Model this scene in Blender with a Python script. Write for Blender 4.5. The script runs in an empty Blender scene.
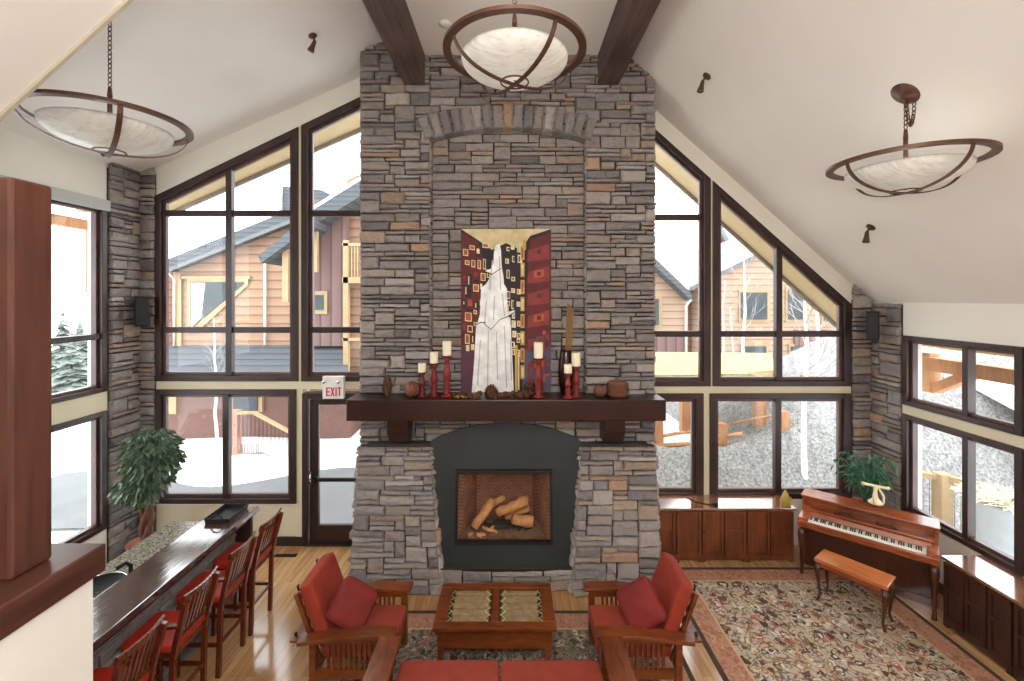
import bpy, math, random
from mathutils import Vector, Matrix, noise
C = bpy.context.scene.collection
PI = math.pi
rnd = random.Random(7)
# ---------------------------------------------------------------- camera model
F, CX, CY, H = 450.0, 511.0, 297.0, 3.54
WY = 6.42                                   # inner face of the gable wall
XL, XR = -5.30, 5.14                        # side walls
def PX(u, Y): return (u - CX) * Y / F
def PZ(v, Y): return H - (v - CY) * Y / F
def P(u, v, Y): return Vector((PX(u, Y), Y, PZ(v, Y)))
def onz(u, v, z):
    Y = F * (H - z) / (v - CY); return Vector((PX(u, Y), Y, z))
RX, RZ, SL, SR = 0.32, 7.76, 0.44, 0.89     # ridge and the two roof pitches
def roof(x): return RZ - SL * (RX - x) if x < RX else RZ - SR * (x - RX)
def onroof(u, v):
    a, b = (u - CX) / F, (CY - v) / F
    if u < 533: Y = (RZ - SL * RX - H) / (b - SL * a)
    else: Y = (RZ + SR * RX - H) / (b + SR * a)
    return Vector((a * Y, Y, H + b * Y))
# ---------------------------------------------------------------- materials
def srgb(r, g, b):
    f = lambda c: (c / 255 / 12.92) if c <= 10 else ((c / 255 + .055) / 1.055) ** 2.4
    return (f(r), f(g), f(b))
class NT:
    def __init__(s, name):
        s.m = bpy.data.materials.new(name); s.m.use_nodes = True
        s.t = s.m.node_tree; s.n = s.t.nodes; s.b = s.n['Principled BSDF']; s.out = s.n['Material Output']
    def add(s, typ, ins=None, **kw):
        n = s.n.new(typ)
        for k, v in kw.items(): setattr(n, k, v)
        for k, v in (ins or {}).items():
            if isinstance(v, bpy.types.NodeSocket): s.t.links.new(v, n.inputs[k])
            else: n.inputs[k].default_value = v
        return n
    def link(s, a, b): s.t.links.new(a, b)
    def set(s, **kw):
        for k, v in kw.items():
            i = s.b.inputs[k.replace('_', ' ')]
            if isinstance(v, bpy.types.NodeSocket): s.link(v, i)
            else: i.default_value = v
    def coord(s, scale=(1, 1, 1), kind='Object', rot=(0, 0, 0)):
        tc = s.add('ShaderNodeTexCoord')
        return s.add('ShaderNodeMapping', {'Vector': tc.outputs[kind], 'Scale': scale, 'Rotation': rot}).outputs[0]
    def ramp(s, fac, stops, interp='LINEAR'):
        r = s.add('ShaderNodeValToRGB', {'Fac': fac}); e = r.color_ramp; e.interpolation = interp
        while len(e.elements) < len(stops): e.elements.new(.5)
        for el, (p, c) in zip(e.elements, stops): el.position = p; el.color = (*c, 1)
        return r.outputs[0]
    def mix(s, fac, a, b, mode='MIX'):
        n = s.add('ShaderNodeMix', data_type='RGBA', blend_type=mode)
        for i, v in ((0, fac), (6, a), (7, b)):
            if isinstance(v, bpy.types.NodeSocket): s.link(v, n.inputs[i])
            else: n.inputs[i].default_value = v if i == 0 else (*v, 1)
        return n.outputs[2]
    def bump(s, h, strength=.3, dist=.01):
        s.link(s.add('ShaderNodeBump', {'Height': h, 'Strength': strength, 'Distance': dist}).outputs[0], s.b.inputs['Normal'])
def mul(c, k): return tuple(min(1, x * k) for x in c)
def plain(name, col, rough=.6, var=.12, scale=6, metal=0, spec=.5, bump=0):
    t = NT(name); nz = t.add('ShaderNodeTexNoise', {'Vector': t.coord(), 'Scale': scale, 'Detail': 4})
    t.set(Base_Color=t.ramp(nz.outputs[0], [(.3, mul(col, 1 - var)), (.7, mul(col, 1 + var))]), Roughness=rough, Metallic=metal)
    t.b.inputs['Specular IOR Level'].default_value = spec
    if bump: t.bump(nz.outputs[0], bump)
    return t.m
def wood(name, dark, light, rough=.35, grain=(3, 30, 30), bump=.05, coat=0, spec=.5):
    t = NT(name); v = t.coord(grain)
    a = t.add('ShaderNodeTexNoise', {'Vector': v, 'Scale': 1.4, 'Detail': 6, 'Distortion': .6})
    b = t.add('ShaderNodeTexNoise', {'Vector': t.coord(), 'Scale': 1.5, 'Detail': 2})
    f = t.add('ShaderNodeMath', {0: a.outputs[0], 1: b.outputs[0]}, operation='ADD')
    f = t.add('ShaderNodeMath', {0: f.outputs[0], 1: .5}, operation='MULTIPLY')
    t.set(Base_Color=t.ramp(f.outputs[0], [(.36, dark), (.64, light)]), Roughness=rough, Coat_Weight=coat, Coat_Roughness=.12, IOR=2.2 if coat >= 1 else 1.5)
    t.b.inputs['Specular IOR Level'].default_value = spec
    t.bump(a.outputs[0], bump)
    return t.m
M = {}
M['ceiling'] = plain('ceiling_plaster', srgb(232, 227, 221), .95, .015, 2)
M['wall'] = plain('cream_wall_paint', srgb(230, 226, 216), .9, .02, 2)
M['strip'] = plain('grey_beige_edge', srgb(186, 178, 158), .85, .03, 3)
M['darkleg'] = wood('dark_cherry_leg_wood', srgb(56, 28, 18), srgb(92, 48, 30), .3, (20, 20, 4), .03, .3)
M['benchtop'] = wood('honey_cherry_bench_top', srgb(160, 86, 42), srgb(196, 116, 62), .2, (3, 24, 24), .03, .5)
M['band'] = plain('beige_wall_paint', srgb(210, 200, 174), .85, .03, 3)
M['frame'] = wood('dark_stained_frame_wood', srgb(38, 24, 22), srgb(62, 40, 36), .38, (20, 20, 3), .03)
M['sash'] = wood('sash_wood', srgb(70, 48, 46), srgb(98, 72, 70), .35, (20, 20, 3), .03)
M['beam'] = wood('rough_dark_beam_wood', srgb(54, 40, 34), srgb(98, 76, 66), .6, (14, 1.2, 14), .25)
M['mantel'] = wood('mahogany_stained_mantel', srgb(34, 13, 10), srgb(58, 25, 19), .3, (2, 20, 20), .1)
M['oak'] = wood('reddish_oak', srgb(86, 40, 17), srgb(138, 72, 33), .28, (4, 22, 22), .05, .25)
M['oak_y'] = wood('reddish_oak_cross', srgb(86, 40, 17), srgb(138, 72, 33), .28, (22, 4, 22), .05, .25)
M['cherry'] = wood('cherry_piano_wood', srgb(118, 54, 24), srgb(166, 86, 44), .25, (3, 24, 24), .04, .3)
M['cab'] = wood('stained_cabinet_wood', srgb(84, 42, 24), srgb(128, 70, 40), .32, (16, 16, 2.5), .06, .2)
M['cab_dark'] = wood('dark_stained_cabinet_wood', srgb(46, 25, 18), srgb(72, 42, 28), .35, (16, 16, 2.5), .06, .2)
M['cabtop'] = wood('polished_cabinet_top', srgb(110, 66, 44), srgb(150, 98, 68), .12, (2, 18, 18), .02, 1.0, 1.0)
M['stool'] = wood('mahogany_stool_wood', srgb(70, 24, 14), srgb(116, 48, 26), .25, (20, 20, 4), .03, .35)
M['post'] = wood('brown_timber_post', srgb(62, 32, 24), srgb(92, 52, 38), .45, (16, 16, 1.6), .08)
M['ledge'] = wood('dark_ledge_wood', srgb(52, 28, 22), srgb(86, 52, 42), .3, (18, 2, 18), .06)
M['bartop'] = wood('polished_dark_bar_top', srgb(58, 40, 36), srgb(104, 80, 74), .12, (16, 2, 16), .14, 1.0, 1.0)
M['fabric'] = plain('red_upholstery', srgb(144, 48, 28), .85, .12, 9, bump=.05)
M['fabric2'] = plain('brick_red_upholstery', srgb(144, 55, 38), .85, .1, 9, bump=.05)
M['pillow'] = plain('deep_red_pillow_cloth', srgb(116, 28, 24), .8, .15, 7, bump=.05)
M['leather'] = plain('red_leather', srgb(168, 44, 26), .4, .1, 5)
M['bronze'] = plain('bronzed_brown_metal', srgb(96, 66, 54), .45, .15, 14, .5)
M['black'] = plain('black_plastic', (.008, .008, .009), .6, .1, 5, spec=.25)
M['iron'] = plain('black_iron', (.012, .012, .013), .5, .15, 8, .0, .3)
M['white'] = plain('white_plastic', srgb(222, 224, 220), .4, .02, 5)
M['slate'] = plain('charcoal_slate', srgb(36, 41, 41), .6, .12, 3, bump=.1)
M['wax'] = plain('cream_candle_wax', srgb(236, 228, 200), .5, .03, 5)
M['redglaze'] = plain('red_painted_turned_wood', srgb(120, 26, 24), .35, .15, 10)
M['brownred'] = plain('red_brown_turned_wood', srgb(88, 28, 20), .35, .15, 10)
M['vase'] = plain('dark_maroon_glaze', srgb(44, 12, 14), .15, .2, 4)
M['reed'] = plain('dry_reed', srgb(140, 106, 62), .8, .15, 20)
M['cone'] = plain('pine_cone_scales', srgb(96, 60, 42), .8, .25, 30)
M['rattan'] = plain('woven_brown_ball', srgb(128, 80, 60), .8, .25, 30)
M['terracotta'] = plain('terracotta', srgb(150, 92, 66), .8, .1, 8)
M['soil'] = plain('dark_soil', srgb(50, 36, 28), .95, .2, 30)
M['leaf'] = plain('ficus_leaf_green', srgb(80, 102, 78), .32, .3, 9)
M['leaf2'] = plain('palm_leaf_green', srgb(62, 112, 84), .42, .25, 9)
M['bark'] = plain('brown_bark', srgb(104, 66, 50), .85, .2, 14, bump=.3)
M['gold'] = plain('gold_paint', srgb(176, 150, 74), .45, .15, 12, .4)
M['ivory'] = plain('ivory_ceramic', srgb(232, 218, 178), .4, .06, 8)
M['chrome'] = plain('chrome', (.7, .7, .7), .15, .02, 5, 1)
M['log'] = plain('pale_ceramic_log', srgb(196, 142, 92), .9, .25, 12, bump=.4)
M['char'] = plain('charred_log', srgb(52, 44, 40), .95, .4, 14, bump=.4)
M['ash'] = plain('ash_bed', srgb(120, 96, 74), .95, .3, 25)
M['mortar'] = plain('dark_mortar_joint', srgb(54, 48, 45), .95, .12, 20)
M['red'] = plain('red_sign_paint', srgb(200, 40, 60), .5, .02, 5)
M['whitekey'] = plain('ivory_piano_key', srgb(238, 232, 215), .3, .02, 5)
M['paper'] = plain('off_white_trim', srgb(214, 212, 206), .8, .02, 5)
M['lintel'] = plain('grey_header', srgb(176, 176, 172), .6, .03, 5)
M['rod'] = plain('grey_rod', srgb(140, 132, 124), .4, .05, 8, .6)
def m_stone():
    t = NT('ledgestone_veneer')
    at = t.add('ShaderNodeAttribute', attribute_name='stone')
    n1 = t.add('ShaderNodeTexNoise', {'Vector': t.coord(), 'Scale': 16, 'Detail': 8, 'Roughness': .65})
    n2 = t.add('ShaderNodeTexNoise', {'Vector': t.coord((1, 1, 3)), 'Scale': 5, 'Detail': 4})
    k = t.ramp(n1.outputs[0], [(.3, (.68, .68, .69)), (.5, (1, 1, 1)), (.72, (1.0, .98, .95))])
    c = t.mix(1, at.outputs[0], k, 'MULTIPLY')
    k2 = t.ramp(n2.outputs[0], [(.35, (.82, .84, .88)), (.65, (1.0, .97, .93))])
    t.set(Base_Color=t.mix(.8, c, k2, 'MULTIPLY'), Roughness=.92)
    t.b.inputs['Specular IOR Level'].default_value = .2
    t.bump(n1.outputs[0], .55, .02)
    return t.m
M['stone'] = m_stone()
def m_floor():
    t = NT('honey_strip_floor'); v = t.coord((1, 1, 1), 'Object', (0, 0, PI / 2))
    br = t.add('ShaderNodeTexBrick', {'Vector': v, 'Scale': 1, 'Mortar Size': .0015, 'Brick Width': 1.4, 'Row Height': .085, 'Bias': 0,
               'Color1': (*srgb(204, 162, 114), 1), 'Color2': (*srgb(178, 132, 86), 1), 'Mortar': (*srgb(104, 66, 38), 1)}, offset=.37)
    n = t.add('ShaderNodeTexNoise', {'Vector': t.coord((26, 1.6, 1)), 'Scale': 1.5, 'Detail': 6})
    k = t.ramp(n.outputs[0], [(.3, (.74, .7, .66)), (.65, (1, 1, 1))])
    t.set(Base_Color=t.mix(1, br.outputs[0], k, 'MULTIPLY'), Roughness=.17, Coat_Weight=.7, Coat_Roughness=.12)
    return t.m
M['floor'] = m_floor()
def m_rug(name, ground, pal, sc, border=False):
    t = NT(name)
    w = t.add('ShaderNodeTexNoise', {'Vector': t.coord(), 'Scale': 5 * sc, 'Detail': 3})
    wv = t.add('ShaderNodeVectorMath', {0: w.outputs[1], 1: (.5, .5, .5)}, operation='SUBTRACT')
    ws = t.add('ShaderNodeVectorMath', {0: wv.outputs[0]}, operation='SCALE'); ws.inputs[3].default_value = .22 / sc
    v = t.add('ShaderNodeVectorMath', {0: t.coord((1, 1, 0)), 1: ws.outputs[0]}, operation='ADD').outputs[0]
    def cells(scale, off):
        vo = t.add('ShaderNodeTexVoronoi', {'Vector': t.add('ShaderNodeVectorMath', {0: v, 1: off}, operation='ADD').outputs[0], 'Scale': scale}, feature='F1')
        s = t.add('ShaderNodeSeparateColor', {0: vo.outputs['Color']})
        return s.outputs[0], s.outputs[1], vo.outputs['Distance']
    a, b, d = cells(9 * sc, (0, 0, 0))
    col = t.ramp(a, [(i / len(pal), c) for i, c in enumerate(pal)], 'CONSTANT')
    core = t.ramp(b, [(i / len(pal), c) for i, c in enumerate(pal[::-1])], 'CONSTANT')
    inner = t.add('ShaderNodeMath', {0: d, 1: .3}, operation='LESS_THAN').outputs[0]
    edge = t.add('ShaderNodeMath', {0: d, 1: .52}, operation='GREATER_THAN').outputs[0]
    c = t.mix(inner, col, core)
    c = t.mix(edge, c, ground)
    # stems: thin winding dark lines
    n = t.add('ShaderNodeTexNoise', {'Vector': t.coord(), 'Scale': 9 * sc, 'Detail': 1, 'Distortion': 1.2})
    st = t.ramp(n.outputs[0], [(.44, (0, 0, 0)), (.47, (1, 1, 1)), (.53, (1, 1, 1)), (.56, (0, 0, 0))])
    c = t.mix(t.add('ShaderNodeMath', {0: st, 1: .75}, operation='MULTIPLY').outputs[0], c, pal[1])
    f = t.add('ShaderNodeTexNoise', {'Vector': t.coord(), 'Scale': 120, 'Detail': 2})
    c = t.mix(.35, c, t.ramp(f.outputs[0], [(.35, (.6, .6, .6)), (.65, (1, 1, 1))]), 'MULTIPLY')
    t.set(Base_Color=c, Roughness=.95); t.b.inputs['Specular IOR Level'].default_value = .1
    t.bump(f.outputs[0], .2, .004)
    return t.m
RP = [srgb(208, 194, 172), srgb(84, 66, 56), srgb(166, 164, 150), srgb(180, 146, 118), srgb(192, 168, 128), srgb(104, 80, 68), srgb(172, 108, 94), srgb(204, 198, 186), srgb(190, 170, 146)]
M['rug_field'] = m_rug('persian_rug_field', srgb(184, 164, 144), RP, 1.2)
M['rug_dark'] = m_rug('dark_persian_rug_field', srgb(138, 126, 110), [srgb(172, 164, 144), srgb(74, 64, 58), srgb(132, 136, 120), srgb(188, 172, 148), srgb(92, 84, 76), srgb(166, 112, 100), srgb(196, 184, 162)], 1.3)
M['rug_border'] = m_rug('salmon_rug_border', srgb(184, 134, 110), [srgb(182, 130, 108), srgb(158, 112, 94), srgb(176, 134, 108), srgb(158, 104, 82), srgb(186, 154, 126)], 1.8)
M['rug_edge'] = plain('dark_rug_binding', srgb(66, 50, 38), .95, .1, 20)
M['rug_line'] = plain('tan_rug_guard_stripe', srgb(190, 156, 116), .95, .15, 40)
def m_granite():
    t = NT('speckled_granite')
    v = t.add('ShaderNodeTexVoronoi', {'Vector': t.coord(), 'Scale': 70})
    s = t.add('ShaderNodeSeparateColor', {0: v.outputs['Color']})
    t.set(Base_Color=t.ramp(s.outputs[0], [(0, srgb(142, 136, 122)), (.3, srgb(116, 110, 98)), (.6, srgb(156, 150, 134)), (.85, srgb(78, 74, 68))], 'CONSTANT'), Roughness=.22)
    return t.m
M['granite'] = m_granite()
def m_glass(name, tint=(.97, .985, .98), refl=1.45):
    t = NT(name); t.n.remove(t.b)
    tr = t.add('ShaderNodeBsdfTransparent', {'Color': (*tint, 1)}); g = t.add('ShaderNodeBsdfGlossy', {'Roughness': .02, 'Color': (.9, .9, .9, 1)})
    lw_ = t.add('ShaderNodeLayerWeight', {'Blend': .5})
    pw = t.add('ShaderNodeMath', {0: lw_.outputs['Facing'], 1: 4.0}, operation='POWER')
    fr = t.add('ShaderNodeMath', {0: pw.outputs[0], 1: .3, 2: .012}, operation='MULTIPLY_ADD')
    mx = t.add('ShaderNodeMixShader', {0: fr.outputs[0], 1: tr.outputs[0], 2: g.outputs[0]})
    t.link(mx.outputs[0], t.out.inputs[0]); return t.m
M['glass'] = m_glass('window_glass')
M['tableglass'] = m_glass('table_glass', (.93, .95, .93))
def m_alabaster():
    t = NT('white_alabaster_glass')
    n = t.add('ShaderNodeTexNoise', {'Vector': t.coord((2, 9, 2), rot=(0, 0, .6)), 'Scale': 3, 'Detail': 7, 'Distortion': 1.5})
    c = t.ramp(n.outputs[0], [(.34, srgb(228, 226, 220)), (.5, srgb(244, 243, 239)), (.7, srgb(252, 252, 250))])
    t.set(Base_Color=c, Roughness=.35); t.bump(n.outputs[0], .15, .01)
    tl = t.add('ShaderNodeBsdfTranslucent', {'Color': c})
    mx = t.add('ShaderNodeMixShader', {0: .4, 1: t.b.outputs[0], 2: tl.outputs[0]})
    t.link(mx.outputs[0], t.out.inputs[0]); return t.m
M['alabaster'] = m_alabaster()
def m_brick():
    t = NT('herringbone_firebrick')
    # herringbone read from object space: two mirrored sets of slanted courses in chevron columns
    sx = t.add('ShaderNodeSeparateXYZ', {0: t.coord()})
    def mth(op, a, b=0): return t.add('ShaderNodeMath', {0: a, 1: b}, operation=op).outputs[0]
    tri = mth('PINGPONG', sx.outputs[0], .075)
    s = mth('ADD', mth('ADD', sx.outputs[2], sx.outputs[1]), tri)
    row = mth('FRACT', mth('DIVIDE', s, .05))
    line = mth('LESS_THAN', row, .2)
    n = t.add('ShaderNodeTexNoise', {'Vector': t.coord(), 'Scale': 9, 'Detail': 5})
    base = t.ramp(n.outputs[0], [(.3, srgb(128, 88, 68)), (.7, srgb(164, 114, 90))])
    t.set(Base_Color=t.mix(line, base, srgb(90, 60, 48)), Roughness=.9); return t.m
M['brick'] = m_brick()
# outdoors
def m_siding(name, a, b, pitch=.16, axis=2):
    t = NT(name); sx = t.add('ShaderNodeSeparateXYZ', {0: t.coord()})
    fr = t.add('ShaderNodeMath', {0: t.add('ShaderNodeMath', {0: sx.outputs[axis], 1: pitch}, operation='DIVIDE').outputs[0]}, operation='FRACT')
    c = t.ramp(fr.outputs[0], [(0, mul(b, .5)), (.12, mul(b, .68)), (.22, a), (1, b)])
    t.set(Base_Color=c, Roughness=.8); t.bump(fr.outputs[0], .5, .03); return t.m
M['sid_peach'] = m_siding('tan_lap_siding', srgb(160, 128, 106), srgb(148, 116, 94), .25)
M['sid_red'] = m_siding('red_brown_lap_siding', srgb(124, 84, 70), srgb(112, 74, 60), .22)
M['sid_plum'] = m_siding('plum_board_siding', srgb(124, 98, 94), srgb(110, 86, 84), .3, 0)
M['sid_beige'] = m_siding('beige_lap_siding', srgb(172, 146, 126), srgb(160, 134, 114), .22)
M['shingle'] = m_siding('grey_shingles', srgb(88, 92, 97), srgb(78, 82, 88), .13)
M['fascia'] = plain('grey_fascia', srgb(100, 102, 104), .8, .06, 4)
M['tan_trim'] = plain('tan_timber_trim', srgb(164, 138, 104), .7, .1, 6)
M['soffit'] = plain('tan_soffit_boards', srgb(182, 160, 124), .8, .05, 5)
M['timber'] = wood('orange_timber', srgb(160, 110, 74), srgb(186, 138, 100), .7, (12, 12, 2), .1)
M['palegrass'] = plain('snow_dusted_dry_grass', srgb(214, 206, 186), .9, .12, 9)
M['straw'] = plain('straw_yellow', srgb(164, 150, 108), .9, .3, 9, bump=.3)
M['snow'] = plain('snow', (.86, .88, .9), .8, .03, 1.2, bump=.15)
M['asphalt'] = plain('snow_dusted_road', (.14, .145, .15), .7, .12, 1.3, bump=.1)
M['rock'] = plain('grey_rock', srgb(134, 133, 132), .95, .5, 22, bump=.8)
M['birch'] = plain('white_birch_bark', srgb(226, 222, 214), .8, .12, 9)
M['twig'] = plain('frosted_twigs', srgb(166, 158, 150), .85, .1, 20)
M['conifer'] = plain('snow_dusted_conifer', srgb(112, 120, 114), .9, .4, 5)
M['darkglass'] = plain('dim_window_pane', srgb(70, 76, 80), .35, .25, 1.5, spec=.2)
M['curtain'] = plain('white_curtain', srgb(236, 232, 220), .8, .03, 6)
M['tub'] = plain('grey_planter', srgb(150, 154, 158), .6, .05, 6)
# picture paints
for nm, c in (('p_maroon', (92, 30, 32)), ('p_red', (130, 50, 48)), ('p_dark', (42, 30, 40)), ('p_cream', (224, 206, 160)), ('p_sky', (206, 190, 146)),
              ('p_white', (236, 238, 238)), ('p_plum', (88, 52, 72)), ('p_blue', (84, 82, 106)), ('p_grey', (176, 184, 192)), ('p_brick', (166, 84, 60)), ('p_ochre', (196, 158, 84))):
    M[nm] = plain('paint_' + nm[2:], srgb(*c), .7, .18, 9)
# ---------------------------------------------------------------- mesh builder
class MB:
    def __init__(s): s.v = []; s.f = []; s.m = []; s.c = []; s.sm = []; s.mi = 0; s.col = None; s.smooth = False
    def add(s, vs, fs):
        o = len(s.v); s.v += [tuple(x) for x in vs]
        for f in fs:
            s.f.append([i + o for i in f]); s.m.append(s.mi); s.c.append(s.col); s.sm.append(s.smooth)
    def box(s, x0, x1, y0, y1, z0, z1):
        s.add([(x, y, z) for x in (x0, x1) for y in (y0, y1) for z in (z0, z1)],
              [(0, 1, 3, 2), (4, 6, 7, 5), (0, 4, 5, 1), (2, 3, 7, 6), (0, 2, 6, 4), (1, 5, 7, 3)])
    def hexa(s, b, t):                       # two quads -> solid
        n = len(b); s.add(list(b) + list(t), [tuple(range(n))[::-1], tuple(range(n, 2 * n))] + [(i, (i + 1) % n, n + (i + 1) % n, n + i) for i in range(n)])
    def prism(s, pts, a, b, f): s.hexa([f(p[0], p[1], a) for p in pts], [f(p[0], p[1], b) for p in pts])
    def bar(s, p, q, w, h, up=(0, 0, 1)):
        p, q = Vector(p), Vector(q); d = (q - p).normalized(); u = Vector(up)
        if abs(d.dot(u)) > .98: u = Vector((0, 1, 0))
        r = d.cross(u).normalized() * w / 2; t = r.cross(d).normalized() * h / 2
        s.hexa([p - r - t, p + r - t, p + r + t, p - r + t], [q - r - t, q + r - t, q + r + t, q - r + t])
    def tube(s, pts, r, n=8, cap=True):
        pts = [Vector(p) for p in pts]; k = len(pts); R = r if isinstance(r, (list, tuple)) else [r] * k
        vs = []; u = None
        for i, p in enumerate(pts):
            d = (pts[min(i + 1, k - 1)] - pts[max(i - 1, 0)]).normalized()
            if u is None: u = Vector((0, 0, 1)) if abs(d.z) < .9 else Vector((1, 0, 0))
            u = (u - d * u.dot(d)).normalized(); w = d.cross(u)
            vs += [p + (u * math.cos(a) + w * math.sin(a)) * R[i] for a in (2 * PI * j / n for j in range(n))]
        fs = [(i * n + j, i * n + (j + 1) % n, (i + 1) * n + (j + 1) % n, (i + 1) * n + j) for i in range(k - 1) for j in range(n)]
        if cap: fs += [tuple(range(n))[::-1], tuple(range((k - 1) * n, k * n))]
        o = s.smooth; s.smooth = True; s.add(vs, fs); s.smooth = o
    def ring(s, c, R, r, n=20, m=6, ax=None):   # torus; ax = 3x3 frame
        vs = []; A = ax or Matrix.Identity(3); c = Vector(c)
        for i in range(n):
            a = 2 * PI * i / n
            for j in range(m):
                b = 2 * PI * j / m
                vs.append(c + A @ Vector(((R + r * math.cos(b)) * math.cos(a), (R + r * math.cos(b)) * math.sin(a), r * math.sin(b))))
        o = s.smooth; s.smooth = True
        s.add(vs, [(i * m + j, ((i + 1) % n) * m + j, ((i + 1) % n) * m + (j + 1) % m, i * m + (j + 1) % m) for i in range(n) for j in range(m)]); s.smooth = o
    def lathe(s, prof, c=(0, 0, 0), n=20, closed=True, jit=None):
        c = Vector(c); vs = []
        for i, (r, z) in enumerate(prof):
            for j in range(n):
                a = 2 * PI * j / n; k = jit(i, j) if jit else 1
                vs.append(c + Vector((r * k * math.cos(a), r * k * math.sin(a), z)))
        K = len(prof); fs = [(i * n + j, i * n + (j + 1) % n, (i + 1) * n + (j + 1) % n, (i + 1) * n + j) for i in range(K - 1) for j in range(n)]
        if closed: fs += [tuple(range(n))[::-1], tuple(range((K - 1) * n, K * n))]
        o = s.smooth; s.smooth = True; s.add(vs, fs); s.smooth = o
    def pad(s, x0, x1, y0, y1, z0, z1, n=8, e=.25, M4=None, belly=.0, zp=.34):   # soft cushion: superellipsoid-edged slab
        cx, cy, cz = (x0 + x1) / 2, (y0 + y1) / 2, (z0 + z1) / 2; a, b, c = (x1 - x0) / 2, (y1 - y0) / 2, (z1 - z0) / 2
        sg = lambda w, m: math.copysign(abs(w) ** m, w); vs = []; K, N = 14, 48
        for i in range(K + 1):
            p = -PI / 2 + PI * i / K
            for j in range(N):
                t = 2 * PI * j / N
                cp = sg(math.cos(p), min(e, .22)); x = cp * sg(math.cos(t), e); y = cp * sg(math.sin(t), e); z = sg(math.sin(p), zp)
                z *= 1 + belly * (1 - min(1, x * x)) * (1 - min(1, y * y))
                q = Vector((cx + a * x, cy + b * y, cz + c * z)); vs.append(M4 @ q if M4 else q)
        fs = [(i * N + j, i * N + (j + 1) % N, (i + 1) * N + (j + 1) % N, (i + 1) * N + j) for i in range(K) for j in range(N)]
        o = s.smooth; s.smooth = True; s.add(vs, fs); s.smooth = o
    def xf(s, m, start=0):
        for i in range(start, len(s.v)): s.v[i] = tuple(m @ Vector(s.v[i]))
    def build(s, name, mats, parent=None, bevel=0, seg=2):
        me = bpy.data.meshes.new(name); me.from_pydata(s.v, [], s.f)
        for m in (mats if isinstance(mats, (list, tuple)) else [mats]): me.materials.append(M[m] if isinstance(m, str) else m)
        me.polygons.foreach_set('material_index', s.m); me.polygons.foreach_set('use_smooth', s.sm)
        if any(c is not None for c in s.c):
            at = me.attributes.new('stone', 'FLOAT_COLOR', 'CORNER'); d = []
            for f, c in zip(s.f, s.c): d += [*(c or (.2, .2, .2)), 1.0] * len(f)
            at.data.foreach_set('color', d)
        me.validate(); me.update()
        o = bpy.data.objects.new(name, me); C.objects.link(o)
        if parent: o.parent = parent
        if bevel:
            b = o.modifiers.new('edge', 'BEVEL'); b.width = bevel; b.segments = seg; b.limit_method = 'ANGLE'; b.angle_limit = .6
        return o
def tag(o, label=None, cat=None, group=None, kind=None):
    for k, v in (('label', label), ('category', cat), ('group', group), ('kind', kind)):
        if v: o[k] = v
    return o
def thing(name, label, cat, loc=(0, 0, 0), rz=0, group=None, kind=None):
    o = bpy.data.objects.new(name, None); C.objects.link(o); o.location = loc; o.rotation_euler = (0, 0, rz); o.empty_display_size = .1
    return tag(o, label, cat, group, kind)
def _set(name):
    o = bpy.data.objects.new(name, None); C.objects.link(o); o['kind'] = 'structure'; return o
def struct(name, mb, mats, parent=None, bevel=0):
    o = mb.build(name, mats, parent, bevel)
    if not parent: o['kind'] = 'structure'
    return o
def dup(root, loc, rz, label, group=None):
    r = root.copy(); C.objects.link(r); r.location = loc; r.rotation_euler = (0, 0, rz); r['label'] = label
    if group: r['group'] = group
    for ch in list(root.children):
        c = ch.copy(); C.objects.link(c); c.parent = r
        for g in list(ch.children):
            d = g.copy(); C.objects.link(d); d.parent = c
    return r
def xz(Y): return lambda u, v, y: (PX(u, Y), y, PZ(v, Y))     # a measured outline lying in a plane of constant depth
# ---------------------------------------------------------------- stones
PAL = [(a_, b_ * .965, c_ * .965) for a_, b_, c_ in [(.265, .25, .255), (.315, .295, .288), (.365, .34, .325), (.33, .29, .262), (.36, .295, .235), (.40, .285, .205), (.205, .194, .195), (.40, .375, .35), (.285, .262, .252)]]
PW = [18, 22, 13, 14, 7, 3, 7, 8, 16]
TONE = [1.0]
def a_stone(mb, rg, a0, a1, b0, b1, mp, dmin, dmax, gap=.007):
    D = rg.uniform(dmin, dmax); a0 += gap * rg.uniform(.5, 1.5); a1 -= gap * rg.uniform(.5, 1.5); b0 += gap * rg.uniform(.4, 1.4); b1 -= gap * rg.uniform(.4, 1.4)
    w, h = a1 - a0, b1 - b0; ns = 1 + int(w / .14); nh = 1 + int(h / .12); j = lambda k: rg.uniform(-k, k)
    per = [(a0 + w * i / ns, b0) for i in range(ns)] + [(a1, b0 + h * i / nh) for i in range(nh)] + [(a1 - w * i / ns, b1) for i in range(ns)] + [(a0, b1 - h * i / nh) for i in range(nh)]
    per = [(x + j(.006), z + j(.005)) for x, z in per]; n = len(per); cx, cz = (a0 + a1) / 2, (b0 + b1) / 2
    tilt, tz = j(.012), j(.012); ins = min(.022, h * .2)
    r2 = []
    for x, z in per:
        x2 = x + (ins if x < cx else -ins) * rg.uniform(.5, 1.2); z2 = z + (ins if z < cz else -ins) * rg.uniform(.4, 1.1)
        r2.append((x2, z2, D + tilt * (x2 - cx) / w * 2 + tz * (z2 - cz) / h * 2 + j(.006)))
    vs = [mp(x, z, 0) for x, z in per] + [mp(x, z, D * .62) for x, z in per] + [mp(*q) for q in r2] + [mp(cx + j(w * .2), cz + j(h * .2), D + .006)]
    fs = [(k * n + i, k * n + (i + 1) % n, (k + 1) * n + (i + 1) % n, (k + 1) * n + i) for k in (0, 1) for i in range(n)] + [(2 * n + i, 2 * n + (i + 1) % n, 3 * n) for i in range(n)]
    c = rg.choices(PAL, PW)[0]; k = rg.uniform(.85, 1.15) * TONE[0]; mb.col = tuple(x * k for x in c)
    mb.add(vs, fs)
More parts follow.
